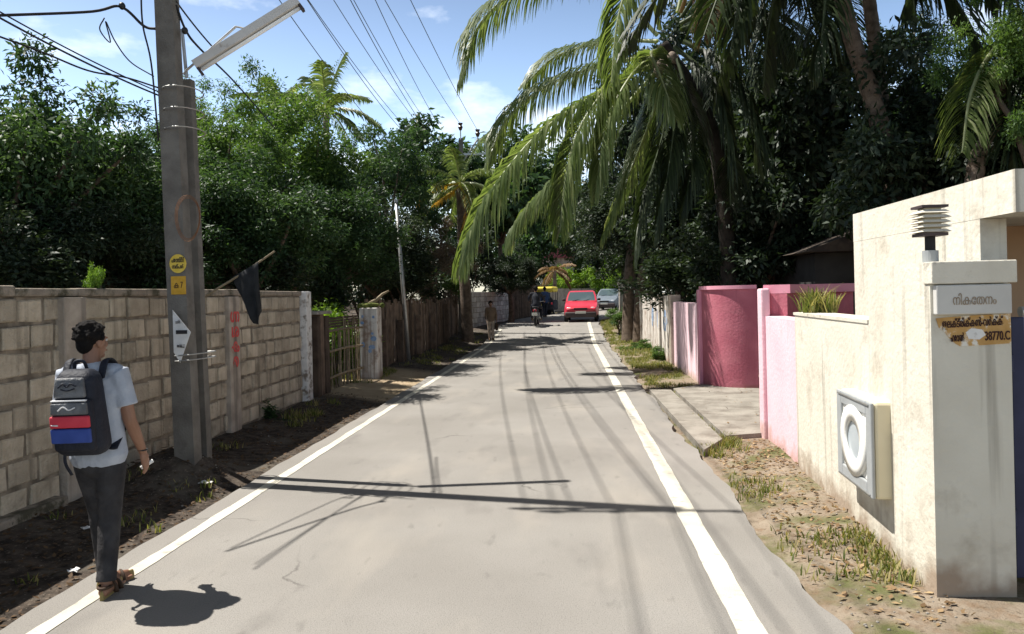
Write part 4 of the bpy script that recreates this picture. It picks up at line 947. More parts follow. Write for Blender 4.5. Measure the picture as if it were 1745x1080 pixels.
# ---- trees closing the view down the road
FT = [
 ('green_tree', 'tall tree closing the view at the left of the far road', (905, 400), 62.0, (1.6, 1.5, 1.5), 'far', 'mango', 17),
 ('green_tree', 'dark spreading tree over the far bend of the road', (985, 385), 68.0, (1.7, 1.5, 1.3), 'far', 'shade', 18),
 ('green_tree', 'dark tree on the right of the far bend', (1050, 410), 56.0, (1.5, 1.4, 1.2), 'far', 'shade', 9),
 ('green_tree', 'tree behind the far trees at the end of the road', (950, 330), 85.0, (2.2, 2.0, 2.0), 'far', 'mango', 17),
 ('green_tree', 'tree far behind the big trunk at the bend', (1100, 350), 80.0, (2.2, 2.0, 2.2), 'far', 'shade', 18),
]
for nm, lb, (px, py), Y, s, kd, lm, sd0 in FT:
    p = at(px, py, Y); tree(nm, lb, (p.x, p.y, rz(Y)-0.05), p.z-rz(Y), s, kd, lm, sd0, 'trees closing the far road', rr.uniform(0, 6.2), 0.2)
SHR = [
 ('sunlit green bush at the end of the road above the red car', (960, 478), 58.0, (1.6, 1.3, 1.2), 'bright'),
 ('sunlit bush right of the red car roof at the road end', (1018, 476), 56.0, (1.1, 1.2, 1.3), 'bright'),
 ('yellow green sunlit bush at the far right of the road end', (1042, 470), 52.0, (0.8, 0.9, 1.2), 'bright'),
 ('deep green bush between the sunlit bushes', (992, 470), 62.0, (1.5, 1.2, 1.6), 'fresh'),
 ('small plant growing on the white pillar', (1064, 440), 29.9, (0.36, 0.36, 0.5), 'fresh'),
 ('low weeds at the foot of the white pillar', (1052, 538), 29.0, (0.45, 1.2, 0.34), 'fresh'),
 ('leafy weed growing beside the big trunk', (1095, 592), 23.0, (0.30, 0.6, 0.22), 'fresh'),
 ('dark weed clump beside the old whitewashed wall', (1128, 612), 19.8, (0.28, 0.6, 0.24), 'fresh'),
 ('green weeds at the foot of the block wall beyond the pole', (425, 705), 10.6, (0.30, 0.7, 0.26), 'mango'),
 ('sprig of bright leaves on top of the block wall', (157, 478), 8.0, (0.09, 0.09, 0.16), 'bright'),
 ('sunlit green weeds growing behind the stick gate', (600, 585), 16.6, (0.55, 0.75, 0.62), 'bright'),
 ('taller sunlit plants further behind the stick gate', (570, 575), 16.0, (0.6, 0.8, 0.75), 'bright'),
 ('dark bush behind the wall left of the boy', (70, 470), 8.6, (0.8, 0.9, 0.5), 'shade'),
 ('dark bush above the middle of the block wall', (240, 468), 11.0, (0.9, 1.0, 0.55), 'shade'),
 ('dark bush behind the far end of the block wall', (450, 468), 13.6, (1.0, 1.0, 0.6), 'shade'),
 ('dark bush behind the board fence', (680, 478), 23.0, (1.0, 2.2, 0.7), 'shade'),
 ('dark bush overhanging the old whitewashed wall', (1160, 470), 19.5, (0.8, 1.5, 0.7), 'shade'),
 ('green bush at the foot of the far utility pole', (775, 480), 29.0, (0.6, 1.0, 0.6), 'fresh'),
 ('dark bush left of the gate under the trees', (545, 500), 17.0, (0.9, 0.8, 0.7), 'shade'),
 ('dark bush between the fence and the whitewashed wall', (800, 440), 33.0, (1.3, 1.2, 1.3), 'shade'),
 ('dark bush behind the boards of the fence and the thin grey pole', (610, 450), 24.0, (1.6, 1.4, 1.3), 'shade'),
 ('dark bush behind the boards near the golden palm', (730, 470), 33.0, (1.5, 1.4, 1.3), 'shade'),
 ('dark shrub behind the shed near the pink walls', (1250, 440), 16.6, (0.9, 0.8, 0.8), 'shade'),
]
for k, (lb, (px, py), Y, s, lm) in enumerate(SHR):
    p = at(px, py, Y); zz = max(0, gz(p.x, p.y)-0.05)
    if 'on top of the block' in lb: p = at(157, 478, 6.4); zz = 1.83; p.x = WX-0.06; p.y = 6.75
    if 'on the white pillar' in lb: p = Vector((2.15, 29.95, p.z)); zz = rz(30)+1.85
    tree('shrub', lb, (p.x, p.y, zz), max(0.08, p.z-zz), s, 'shrub', lm, 20+k % 4, None, k*1.3, 0.03*max(s))

# ------------------------------------------------------------------ coconut palms
def frond(name, path, lmax, lm, parent, seed, droop=0.9, nl=95, lw=0.042, start=0.13, side=0.85, loc=None):
    rng = np.random.default_rng(seed); P = bez(path, 40)
    b = MB(); b.tube(P, [0.042*(1-0.80*i/40)+0.005 for i in range(41)], 6, var=0.95)
    V = [np.array(v) for v in b.v]; off = np.array(root_loc(parent)) if loc is None else np.array(loc)
    vs = list(b.v); qs = [f for f in b.f if len(f) == 4]; va = [0.97]*len(qs)
    for k in range(nl):
        t = start+(1-start)*(k+0.5)/nl; f = t*40; i = min(int(f), 39); p = P[i].lerp(P[i+1], f-i)
        tg = (P[min(i+2, 40)]-P[max(i-1, 0)]).normalized()
        u = (t-start)/(1-start); L_ = lmax*(0.35+0.65*math.sin(math.pi*min(1, 0.18+u*0.62)))*(1 if u < 0.75 else 1-(u-0.75)*2.3)
        sv = tg.cross(Vector((0, 0, 1)))
        if sv.length < 0.05: sv = Vector((1, 0, 0))
        sv.normalize(); upn = sv.cross(tg)
        for sg in (-1, 1):
            if rng.random() < 0.04: continue
            l_ = L_*(0.85+0.3*rng.random()); d = (sv*sg*side*(0.8+0.4*rng.random())+tg*(0.45+0.35*u)+upn*(0.08*rng.normal()+0.1)).normalized()
            w = lw*(0.7+0.5*rng.random()); q = Vector(p); base = len(vs); dr = droop*(0.75+0.5*rng.random()); hv = Vector((rng.normal()*.045, rng.normal()*.045, 0))
            wa = tg*0.75+upn*0.55
            for s_ in range(4):
                ww = w*(0.55, 1.0, 0.75, 0.08)[s_]; ws = (wa-d*wa.dot(d)).normalized()
                vs.append(tuple(q+ws*ww*0.5)); vs.append(tuple(q-ws*ww*0.5))
                q = q+d*(l_/3); d = (d+Vector((0, 0, -dr))+hv).normalized()
            c_ = float(np.clip(0.45+0.25*rng.normal(), 0, 1))
            for s_ in range(3):
                a0_ = base+s_*2; qs.append((a0_, a0_+1, a0_+3, a0_+2)); va.append(c_)
    return npmesh(name, vs, qs, va, LM[lm], parent, off=off)

def palm_trunk(parent, path, r0, r1, m=None):
    P = bez(path, 60); b = MB()
    b.tube(P, [(r0+(r1-r0)*i/60)*(1.0+0.05*(i % 2))+(0.10*math.exp(-i/3.0) if i < 12 else 0) for i in range(61)], 12)
    return b.build('trunk', m or M['palmtrunk'], parent, True)

# -- the great palm leaning over the road
hp = at(1128, 75, 16.0)
hero = thing('coconut_palm', 'great coconut palm whose long sunlit fronds hang over the road', 'palm tree', (3.45, 16.3, 0))
M['darkbark'] = mat('dark_palm_bark', (0.022, 0.017, 0.013), (0.05, 0.04, 0.031), 6, 0.95, 0.7, 30)
palm_trunk(hero, [(3.45, 16.3, -0.2), tuple(at(1232, 330, 16.3)), tuple(at(1200, 190, 16.2)), (hp.x, 16.0, hp.z)], 0.17, 0.13, M['darkbark'])
def pp(l): return [at(*q) for q in l]
HF = [   # path, leaflet length, leaf, droop, leaflets a side
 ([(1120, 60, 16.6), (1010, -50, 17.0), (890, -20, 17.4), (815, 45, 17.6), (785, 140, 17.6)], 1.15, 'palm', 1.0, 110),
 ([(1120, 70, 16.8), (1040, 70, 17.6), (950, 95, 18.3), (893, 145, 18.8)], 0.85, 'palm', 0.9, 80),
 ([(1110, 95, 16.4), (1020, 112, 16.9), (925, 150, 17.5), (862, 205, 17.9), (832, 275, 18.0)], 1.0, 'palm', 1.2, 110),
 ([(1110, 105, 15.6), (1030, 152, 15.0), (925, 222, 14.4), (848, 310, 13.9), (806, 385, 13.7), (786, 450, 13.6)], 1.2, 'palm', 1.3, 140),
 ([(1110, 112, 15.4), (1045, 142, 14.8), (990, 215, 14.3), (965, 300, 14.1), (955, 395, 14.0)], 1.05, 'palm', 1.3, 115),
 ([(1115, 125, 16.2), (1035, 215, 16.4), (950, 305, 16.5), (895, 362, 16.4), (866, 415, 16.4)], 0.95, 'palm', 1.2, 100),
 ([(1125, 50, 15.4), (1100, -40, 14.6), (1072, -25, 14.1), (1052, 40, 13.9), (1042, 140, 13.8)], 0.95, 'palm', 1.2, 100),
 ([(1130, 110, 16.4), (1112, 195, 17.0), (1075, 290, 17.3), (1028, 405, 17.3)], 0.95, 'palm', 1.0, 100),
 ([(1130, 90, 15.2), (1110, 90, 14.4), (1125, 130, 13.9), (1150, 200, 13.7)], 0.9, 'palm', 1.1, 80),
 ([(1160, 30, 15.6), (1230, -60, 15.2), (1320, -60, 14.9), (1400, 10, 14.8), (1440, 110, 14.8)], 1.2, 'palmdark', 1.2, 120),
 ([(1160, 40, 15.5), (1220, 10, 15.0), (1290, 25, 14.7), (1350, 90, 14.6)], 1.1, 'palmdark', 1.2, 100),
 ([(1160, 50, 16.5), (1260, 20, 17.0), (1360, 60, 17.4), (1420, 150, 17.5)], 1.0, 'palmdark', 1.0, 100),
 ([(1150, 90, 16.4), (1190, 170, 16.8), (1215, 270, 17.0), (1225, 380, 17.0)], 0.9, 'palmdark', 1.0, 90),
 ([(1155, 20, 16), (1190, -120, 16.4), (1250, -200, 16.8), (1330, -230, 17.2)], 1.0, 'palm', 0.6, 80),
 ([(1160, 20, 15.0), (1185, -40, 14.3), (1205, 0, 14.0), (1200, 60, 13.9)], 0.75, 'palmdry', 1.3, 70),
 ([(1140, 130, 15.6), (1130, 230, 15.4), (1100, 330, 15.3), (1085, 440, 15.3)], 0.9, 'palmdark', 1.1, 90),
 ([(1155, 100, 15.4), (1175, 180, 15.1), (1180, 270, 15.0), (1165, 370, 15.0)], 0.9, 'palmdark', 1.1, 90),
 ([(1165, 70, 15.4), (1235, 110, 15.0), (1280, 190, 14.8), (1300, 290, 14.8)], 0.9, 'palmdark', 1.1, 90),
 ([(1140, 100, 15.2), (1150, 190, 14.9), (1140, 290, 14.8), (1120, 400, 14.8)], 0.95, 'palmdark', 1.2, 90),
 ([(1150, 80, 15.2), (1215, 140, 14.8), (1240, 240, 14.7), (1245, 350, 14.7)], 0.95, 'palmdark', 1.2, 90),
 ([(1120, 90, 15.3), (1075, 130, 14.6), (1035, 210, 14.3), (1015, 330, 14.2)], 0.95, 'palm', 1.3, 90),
]
for k, (pth, lm_, mt_, dr_, nl_) in enumerate(HF):
    fo = frond('frond', pp(pth), lm_, mt_, hero, 100+k, dr_, int(nl_*1.6), 0.038, side=0.65)
    if mt_ == 'palmdry': tag(fo, 'dry brown frond')
b = MB()
for k in range(7):
    a = k*0.9; b.ball((hp.x+0.27*math.cos(a), 16.0+0.27*math.sin(a), hp.z-0.35-0.08*(k % 3)), (0.10, 0.10, 0.125), 10, 8)
b.build('coconut_cluster', M['palmtrunk'], hero, True)

def fan(parent, top, n, L_, lmax, lm, seed, nl=46, lw=0.06, lo=-0.6, hi=1.15, dry=0, droopk=0.55):
    r_ = random.Random(seed); top = Vector(top)
    for k in range(n):
        az = k*2.399+r_.uniform(-.2, .2); el = hi-(hi-lo)*((k+0.5)/n)+r_.uniform(-.12, .12); l_ = L_*r_.uniform(0.85, 1.1)
        d = Vector((math.cos(az)*math.cos(el), math.sin(az)*math.cos(el), math.sin(el))); p = Vector(top); pth = [Vector(p)]
        for s_ in range(5):
            p = p+d*(l_/5); pth.append(Vector(p)); d = (d+Vector((0, 0, -0.30*droopk-0.12*math.cos(el)))).normalized()
        mt = lm
        if k >= n-dry: mt = 'palmgold' if lm != 'palmdark' else 'palmdry'
        fo = frond('frond', pth, lmax, mt, parent, seed*50+k, 0.55, nl, lw)
        if mt in ('palmgold', 'palmdry'): tag(fo, 'golden dying frond' if mt == 'palmgold' else 'dry brown frond')

# -- two leaning palms whose trunks cross at the right, crowns above the picture
pa = at(1528, 345, 12.3)
lean1 = thing('coconut_palm', 'leaning coconut palm with a pale ringed trunk behind the gatehouse roof', 'palm tree', (pa.x+0.25, 12.3, 0), 0, 'leaning palms on the right')
ct1 = at(1395, -190, 12.8)
palm_trunk(lean1, [(pa.x+0.3, 12.3, -0.2), tuple(pa), tuple(at(1490, 180, 12.4)), tuple(at(1445, 40, 12.5)), tuple(ct1)], 0.155, 0.115, M['trunk'])
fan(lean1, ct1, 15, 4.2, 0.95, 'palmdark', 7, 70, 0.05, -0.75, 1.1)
for k, pth in enumerate(([(1400, -180, 12.8), (1330, -130, 12.4), (1270, -30, 12.1), (1245, 90, 12.0)], [(1400, -180, 12.8), (1410, -90, 12.2), (1405, 20, 12.0), (1395, 120, 12.0)], [(1400, -180, 12.8), (1340, -80, 13.2), (1310, 40, 13.4), (1300, 150, 13.5)], [(1400, -180, 12.8), (1480, -150, 12.4), (1545, -60, 12.2), (1560, 20, 12.2)])):
    frond('frond', pp(pth), 0.9, 'palmdark', lean1, 700+k, 0.9, 80, 0.05)
pb = at(1500, 150, 14.0)
lean2 = thing('coconut_palm', 'slender dark palm trunk rising behind the leaning pale trunk', 'palm tree', (pb.x+0.2, 14.2, 0), 0, 'leaning palms on the right')
ct2 = at(1466, -170, 14)
palm_trunk(lean2, [(pb.x+0.3, 14.2, -0.2), (pb.x+0.15, 14.1, pb.z*0.5), tuple(pb), tuple(at(1480, -10, 14)), tuple(ct2)], 0.14, 0.10, M['trunk'])
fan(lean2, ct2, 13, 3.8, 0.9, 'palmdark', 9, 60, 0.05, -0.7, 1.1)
# -- palm at the right edge with a sloping stem
pc = at(1705, 130, 11.2)
redge = thing('coconut_palm', 'coconut palm at the right edge with a sloping dark stem and pale fronds', 'palm tree', tuple(Vector((at(1665, 300, 11.2).x, 11.2, 0))))
palm_trunk(redge, [(at(1655, 330, 11.2).x, 11.2, -0.2), tuple(at(1660, 320, 11.2)), tuple(at(1685, 230, 11.2)), tuple(at(1735, 60, 11.2))], 0.13, 0.10)
for k, pth in enumerate(([(1735, 60, 11.2), (1690, 90, 11), (1655, 160, 10.8), (1640, 260, 10.7)], [(1735, 70, 11.2), (1700, 130, 11.5), (1690, 210, 11.6), (1700, 290, 11.6)], [(1735, 60, 11.2), (1760, 90, 10.9), (1770, 180, 10.8), (1750, 280, 10.8)], [(1735, 60, 11.2), (1790, 40, 11.2), (1830, 90, 11.2), (1840, 200, 11.2)], [(1735, 60, 11.2), (1720, 150, 11), (1725, 230, 10.9), (1735, 310, 10.9)])):
    frond('frond', pp(pth), 0.7, 'palm' if k < 2 else 'palmdark', redge, 800+k, 0.6, 70, 0.04)
# -- distant palms on the left
p1 = at(556, 188, 30.0)
far1 = thing('coconut_palm', 'distant coconut palm standing high above the left trees', 'palm tree', (p1.x-0.3, 30, 0))
palm_trunk(far1, [(p1.x-0.3, 30, -0.2), (p1.x-0.1, 30, p1.z*0.5), tuple(p1)], 0.17, 0.12); fan(far1, p1, 15, 2.4, 0.62, 'palm', 21, 44, 0.07, -0.55, 1.35)
p2 = at(470, 185, 42.0)
far2 = thing('coconut_palm', 'smaller distant palm to the left of the high one', 'palm tree', (p2.x, 42, 0))
palm_trunk(far2, [(p2.x, 42, -0.2), tuple(p2)], 0.17, 0.12); fan(far2, p2, 13, 2.6, 0.7, 'palm', 22, 40, 0.09, -0.4, 1.2)
p3 = at(785, 312, 27.5)
far3 = thing('coconut_palm', 'low coconut palm with golden dying fronds beside the far pole', 'palm tree', (p3.x+0.15, 27.5, 0))
palm_trunk(far3, [(p3.x+0.15, 27.5, -0.2), (p3.x+0.05, 27.5, p3.z*0.5), tuple(p3)], 0.2, 0.17, M['trunk']); fan(far3, p3, 15, 2.0, 0.5, 'palm', 25, 50, 0.055, -0.7, 1.2)
for k, pth in enumerate(([(785, 312, 27.3), (745, 320, 27), (715, 345, 26.8), (705, 385, 26.8)], [(785, 315, 27.2), (760, 335, 26.8), (740, 350, 26.6), (722, 375, 26.5)], [(785, 318, 27.2), (800, 350, 26.8), (790, 390, 26.6), (785, 430, 26.6)])):
    tag(frond('frond', pp(pth), 0.45, 'palmgold', far3, 900+k, 0.9, 46, 0.055), 'golden dying frond')
# -- small palm with a pinkish dry arch at the end of the road
p4 = at(945, 462, 50.0)
far4 = thing('coconut_palm', 'small palm with dry pinkish fronds arching at the end of the road', 'palm tree', (p4.x, 50, rz(50)))
palm_trunk(far4, [(p4.x, 50, rz(50)-.2), tuple(p4)], 0.14, 0.12); fan(far4, p4, 9, 1.6, 0.45, 'palmdry', 31, 34, 0.08, -0.5, 0.9)
# -- big trunk by the bend
bt = thing('broad_tree', 'thick dark double trunk standing at the bend on the right verge', 'tree', (2.05, 26.6, 0.03))
b = MB()
b.tube(bez([(2.12, 26.6, -0.2), (2.10, 26.6, 1.2), (2.2, 26.7, 2.8), (2.6, 27, 5.0)], 12), [0.27-0.010*i+0.12*math.exp(-i/1.2) for i in range(13)], 12)
b.tube(bez([(2.38, 26.2, -0.2), (2.40, 26.2, 1.2), (2.6, 26.3, 2.6), (3.2, 26.5, 4.6)], 12), [0.20-0.007*i+0.08*math.exp(-i/1.2) for i in range(13)], 12)
b.build('trunk', M['trunk'], bt, True)
me, c = crown_mesh('broad', 6); o = bpy.data.objects.new('crown', me); C.objects.link(o); o.parent = bt; o.location = (0.9, 0.4, 4.5); o.scale = (1.1, 1.1, 0.75); set_mat(o, LM['shade'])

# ------------------------------------------------------------------ woods far off and ground cover
rng = np.random.default_rng(12)
cs = []; rs = []
for k in range(260):
    a = rng.uniform(-1.25, 1.25); d = rng.uniform(70, 105); x = d*math.sin(a)*1.1; y = d*math.cos(a)
    h = rng.uniform(1, 8.5); cs.append((x, y, h)); rs.append((rng.uniform(2.0, 3.4), rng.uniform(2.0, 3.4), rng.uniform(1.4, 2.4)))
for k in range(230):
    sgn = -1 if k % 2 else 1; y = rng.uniform(4, 72); x = sgn*(13+rng.uniform(0, 6)+0.10*y)+(xo(y) if sgn > 0 else 0)
    cs.append((x, y, rng.uniform(0.5, 5.2))); rs.append((rng.uniform(1.3, 2.2), rng.uniform(1.3, 2.2), rng.uniform(1.0, 1.7)))
v, q, a = leaves(rng, cs, np.array(rs), 300, 0.62, 0.30, 0.5, 0.2, 0.5)
tag(npmesh('distant_woods', v, q, a*0.6, LM['shade']), kind='stuff')

def blades(name, spots, lm, seed, h=(0.03, 0.10), w=0.006, spread=0.10, per=34):
    rng = np.random.default_rng(seed); vs = []; qs = []; va = []
    for x, y, z, k in spots:
        n = max(4, int(per*k)); base = len(vs)
        for _ in range(n):
            a = rng.uniform(0, 6.28); r_ = spread*math.sqrt(rng.random()); bx = x+r_*math.cos(a); by = y+r_*math.sin(a)
            hh = rng.uniform(*h)*(0.6+0.6*k); a2 = rng.uniform(0, 6.28); ln = hh*rng.uniform(0.2, 0.9); dx, dy = math.cos(a2), math.sin(a2); ww = w*rng.uniform(.6, 1.3)
            i = len(vs); vs += [(bx-dy*ww, by+dx*ww, z), (bx+dy*ww, by-dx*ww, z), (bx+dx*ln*.45+dy*ww*.7, by+dy*ln*.45-dx*ww*.7, z+hh*.65), (bx+dx*ln*.45-dy*ww*.7, by+dy*ln*.45+dx*ww*.7, z+hh*.65)]
            j = len(vs); vs += [(bx+dx*ln+dy*ww*.1, by+dy*ln-dx*ww*.1, z+hh), (bx+dx*ln-dy*ww*.1, by+dy*ln+dx*ww*.1, z+hh)]
            qs += [(i, i+1, i+2, i+3), (i+3, i+2, j, j+1)]; c = rng.random(); va += [c, c]
    return tag(npmesh(name, vs, qs, va, LM[lm]), kind='stuff')
rr = random.Random(31); sp_ = []
def patch(x0, x1, y0, y1, n, k=1.0, thr=-0.2):
    for _ in range(n):
        x = rr.uniform(x0, x1); y = rr.uniform(y0, y1); u = x+xo(y)
        if n2(x*1.3+4, y*1.1) < thr: continue
        sp_.append((u, y, gz(u, y)-0.005, k*rr.uniform(.5, 1.2)))
patch(1.46, 2.30, 13.9, 19, 330, 0.62, -0.1); patch(1.44, 2.35, 19, 27, 300, 0.8, -0.3); patch(1.4, 2.0, 27, 36, 160, 1.3, -0.5)
patch(1.45, 2.05, 5.9, 8.0, 90, 0.42, 0.12); patch(1.42, 1.75, 4.6, 6.6, 40, 0.4, 0.2); patch(1.78, 2.02, 4.5, 6.6, 110, 0.5, -0.1)
patch(1.70, 1.80, 8.2, 9.0, 16, 0.9, -2); patch(1.40, 1.60, 8.0, 8.4, 10, 0.8, -2); patch(1.728, 1.752, 9.0, 13.2, 60, 0.3, 0.0)
patch(-4.2, -3.6, 9.6, 12.0, 40, 0.7, 0.0); patch(-4.15, -3.15, 3.0, 9.4, 60, 0.6, 0.1); patch(-4.25, -3.9, 14.6, 17.6, 50, 0.7, 0.0); patch(-4.2, -3.2, 18.2, 30, 190, 0.6, -0.1); patch(-6.2, -4.5, 13.3, 17.4, 420, 2.0, -0.6)
blades('grass', sp_, 'grass', 3)
sp_ = [(2.30+rr.uniform(-.09, .09), rr.uniform(7.0, 7.9), 1.44, rr.uniform(1.0, 2.0)) for _ in range(26)]
blades('wall_top_grass', [q for q in sp_ if q[1] < 7.46], 'grass', 5, (0.08, 0.17), 0.008, 0.06, 22)
# fallen leaves and crumbs
rng = np.random.default_rng(6); pts = []
for (x0, x1, y0, y1, n) in ((1.48, 2.10, 4.0, 8.1, 620), (1.5, 2.2, 7.4, 8.8, 260), (1.5, 2.3, 13.9, 26, 260), (-4.2, -3.05, 2.5, 13, 2600), (1.8, 3.4, 9.4, 13.2, 40), (-4.2, -3.05, 17, 30, 300)):
    for _ in range(n):
        x = rng.uniform(x0, x1); y = rng.uniform(y0, y1); z = gz(x, y) if not (1.76 < x and 9.4 < y < 13.2) else 0.036; pts.append((x, y, z+0.012))
pts = np.array(pts); v, q, a = leaves(rng, pts, np.full(len(pts), 0.006), 1, 0.055, 0.026, 2.2, 0.0, 0.2)
v = v.reshape(-1, 4, 3); lowz = pts[:, 2][:, None]; v[:, :, 2] = np.maximum(v[:, :, 2]*0.5+lowz*0.5, lowz-0.008); v = v.reshape(-1, 3)
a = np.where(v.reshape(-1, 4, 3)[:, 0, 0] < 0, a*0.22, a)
tag(npmesh('leaf_litter', v, q, a, LM['litter']), kind='stuff')
b = MB(); rnd = random.Random(9)
for k in range(240):
    if k % 3: x, y = rnd.uniform(1.45, 2.0), rnd.uniform(3.8, 8)
    else: x, y = rnd.uniform(-4.1, -3.1), rnd.uniform(3, 12)
    s_ = rnd.uniform(.004, .011); b.ball((x, y, gz(x, y)+s_*.3), (s_, s_*rnd.uniform(.6, 1), s_*.6), 6, 4)
tag(b.build('gravel', M['stone']), kind='stuff')
# scraps of paper and plastic on the left verge
for k, (px, py, lb) in enumerate(((350, 832, 'crumpled white plastic scrap on the dark verge near the pole'), (148, 905, 'small white paper scrap on the dark verge behind the boy'), (125, 965, 'flat pale scrap on the verge left of the boy'), (330, 815, 'small white scrap next to the crumpled plastic'), (640, 640, 'pale scrap of paper on the ground by the stick gate'))):
    p = gnd(px, py, 0.0); r_ = random.Random(k); b = MB(); n = 5; w_ = 0.045+0.03*(k == 0)
    for i in range(n):
        for j in range(n): b.v.append((p.x+(i/4-.5)*w_*1.5+r_.uniform(-.01, .01), p.y+(j/4-.5)*w_+r_.uniform(-.01, .01), gz(p.x, p.y)+0.015+r_.uniform(0, .022)))
    for i in range(n-1):
        for j in range(n-1): b.f.append((i*n+j, (i+1)*n+j, (i+1)*n+j+1, i*n+j+1)); b.var.append(.5)
    o = b.build('paper_scrap', M['paper'], None); tag(o, lb, 'litter', 'scraps of litter on the left verge')
    ms = o.modifiers.new('thickness', 'SOLIDIFY'); ms.thickness = 0.002
# ------------------------------------------------------------------ people
STAND = dict(hipL=(-.085, 0, .82), knL=(-.075, .02, .45), anL=(-.07, -.02, .075), hipR=(.085, 0, .82), knR=(.075, .05, .45), anR=(.07, .06, .075),
             shL=(-.165, 0, 1.29), elL=(-.21, -.02, 1.02), wrL=(-.22, .05, .80), shR=(.165, 0, 1.29), elR=(.21, -.02, 1.02), wrR=(.22, .05, .80),
             pel=(0, 0, .86), chest=(0, .0, 1.17), neck=(0, -.005, 1.355), head=(0, .015, 1.475))
def human(label, loc, rz_, k, J0, top, legs, lean=0.0, fine=0.006, short=True, hairy=1.0, group=None, shoe='sandal', turn=0.0, foot_turn=(0, 0), slim=1.0, hs=1.0):
    J = dict(STAND); J.update(J0); J = {a: Vector(b) for a, b in J.items() if a != 'grip'}
    t = thing('person', label, 'person', loc, 0, group)
    Rz = Matrix.Rotation(rz_, 3, 'Z'); o = Vector(loc)
    def P(v):
        v = Vector(v); v.x *= slim; w = Rz @ (v*k); w.x += lean*w.z; return o+w
    def T(b, pts, rad, n=12): b.tube([P(p) for p in pts], [tuple(x*k for x in r) if isinstance(r, tuple) else r*k for r in rad], n, dome=True)
    hr = Matrix.Rotation(rz_+turn, 3, 'Z'); H = J['head']
    def HP(x, y, z): q = Matrix.Rotation(turn, 3, 'Z') @ (Vector((x, y, z))*hs); q.x /= slim; return P(H+q)
    b = MB()
    # trunk, neck, head with face
    T(b, [J['pel'], J['pel'].lerp(J['chest'], .5), J['chest'], J['chest'].lerp(J['neck'], .6)], [(.135, .09), (.115, .08), (.135, .09), (.09, .06)])
    T(b, [J['chest'].lerp(J['neck'], .5), J['neck'], H+Vector((0, -.01, -.03))], [.055, .050, .048])
    b.ball(HP(0, -.005, .022), (.074*k*hs, .092*k*hs, .090*k*hs), 16, 12, hr); b.ball(HP(0, .022, -.045), (.056*k*hs, .066*k*hs, .062*k*hs), 14, 10, hr); b.ball(HP(0, .062, -.092), (.028*k*hs, .022*k*hs, .02*k*hs), 10, 8, hr)
    b.tube([HP(0, .088, .012), HP(0, .104, -.018), HP(0, .098, -.032)], [.010*k*hs, .015*k*hs, .013*k*hs], 8, dome=True)
    for s_ in (-1, 1):
        b.ball(HP(s_*.076, -.005, -.006), (.012*k*hs, .022*k*hs, .034*k*hs), 8, 8, hr); b.ball(HP(s_*.034, .078, .028), (.022*k*hs, .012*k*hs, .008*k*hs), 8, 6, hr)
        b.ball(HP(s_*.016, .088, -.058), (.018*k*hs, .008*k*hs, .007*k*hs), 8, 6, hr)
    for S_, sg in (('L', -1), ('R', 1)):
        sh, el, wr = J['sh'+S_], J['el'+S_], J['wr'+S_]
        T(b, [sh.lerp(J['chest'], .35), sh, sh.lerp(el, .5), el], [.058, .052, .043, .037]); T(b, [el, el.lerp(wr, .35), wr], [.037, .036, .024])
        d = (wr-el).normalized(); d = (d*0.55+Vector((0, 0.12, -0.75))).normalized() if not J0.get('grip') else d
        side = Vector((0, 1, 0)); side = (side-d*side.dot(d)).normalized(); pn = d.cross(side)*sg      # palm faces the thigh
        pc = wr+d*.048; T(b, [wr, wr+d*.03, wr+d*.078], [(.022, .02), (.016, .036), (.014, .040)][0:3], 12)
        b.ball(P(pc), (.022*k, .034*k, .044*k), 10, 8, Rz)
        curl = 1.0 if J0.get('grip') else 0.5
        for f_, ln in ((-.030, .062), (-.010, .072), (.011, .068), (.030, .054)):
            q0 = wr+d*.080-side*f_; q1 = q0+d*ln*.45-pn*ln*.10*curl; q2 = q1+d*ln*.30-pn*ln*.28*curl; q3 = q2+d*ln*.14-pn*ln*.30*curl
            T(b, [q0-d*.014, q0, q1, q2, q3], [.0095, .0092, .0085, .008, .0068], 8)
        q0 = wr+d*.030+side*.026; T(b, [q0-side*.01, q0+side*.022+d*.020, q0+side*.026+d*.046-pn*.012], [.012, .0105, .0085], 8)
        hp_, kn, an = J['hip'+S_], J['kn'+S_], J['an'+S_]
        T(b, [hp_, hp_.lerp(kn, .5), kn], [.070, .062, .048]); T(b, [kn, kn.lerp(an, .35), an], [.046, .050, .032])
        ft_ = foot_turn[0 if sg < 0 else 1]; fd = Matrix.Rotation(ft_, 3, 'Z') @ Vector((0, 1, 0)); z0 = an.z-.045
        heel = Vector((an.x, an.y, z0))-fd*.035; toe = Vector((an.x, an.y, z0-.01))+fd*.135
        T(b, [heel, Vector((an.x, an.y, z0+.01))+fd*.03, toe], [(.030, .030), (.036, .034), (.038, .018)], 12)
        for q in range(5):
            sd2 = Vector((fd.y, -fd.x, 0))*(-.028+.014*q)*sg*-1; T(b, [toe+sd2-fd*.01, toe+sd2+fd*(.030-.004*q)], [.0105-.001*q, .008], 6)
    b.fuse('body', M['skin'], t, fine, 3)
    e = MB()
    for s_ in (-1, 1): e.ball(HP(s_*.034, .080, .012), (.012*k*hs, .008*k*hs, .008*k*hs), 10, 8, hr)
    e.build('eyes', M['bagtrim'], t, True)
    # hair: a cap of many short curls
    b = MB(); rh = random.Random(4)
    b.ball(HP(0, -.018, .040), (.082*k*hs, .098*k*hs, .090*k*hs), 16, 12, hr); b.ball(HP(0, -.060, -.01), (.064*k*hs, .050*k*hs, .068*k*hs), 12, 10, hr)
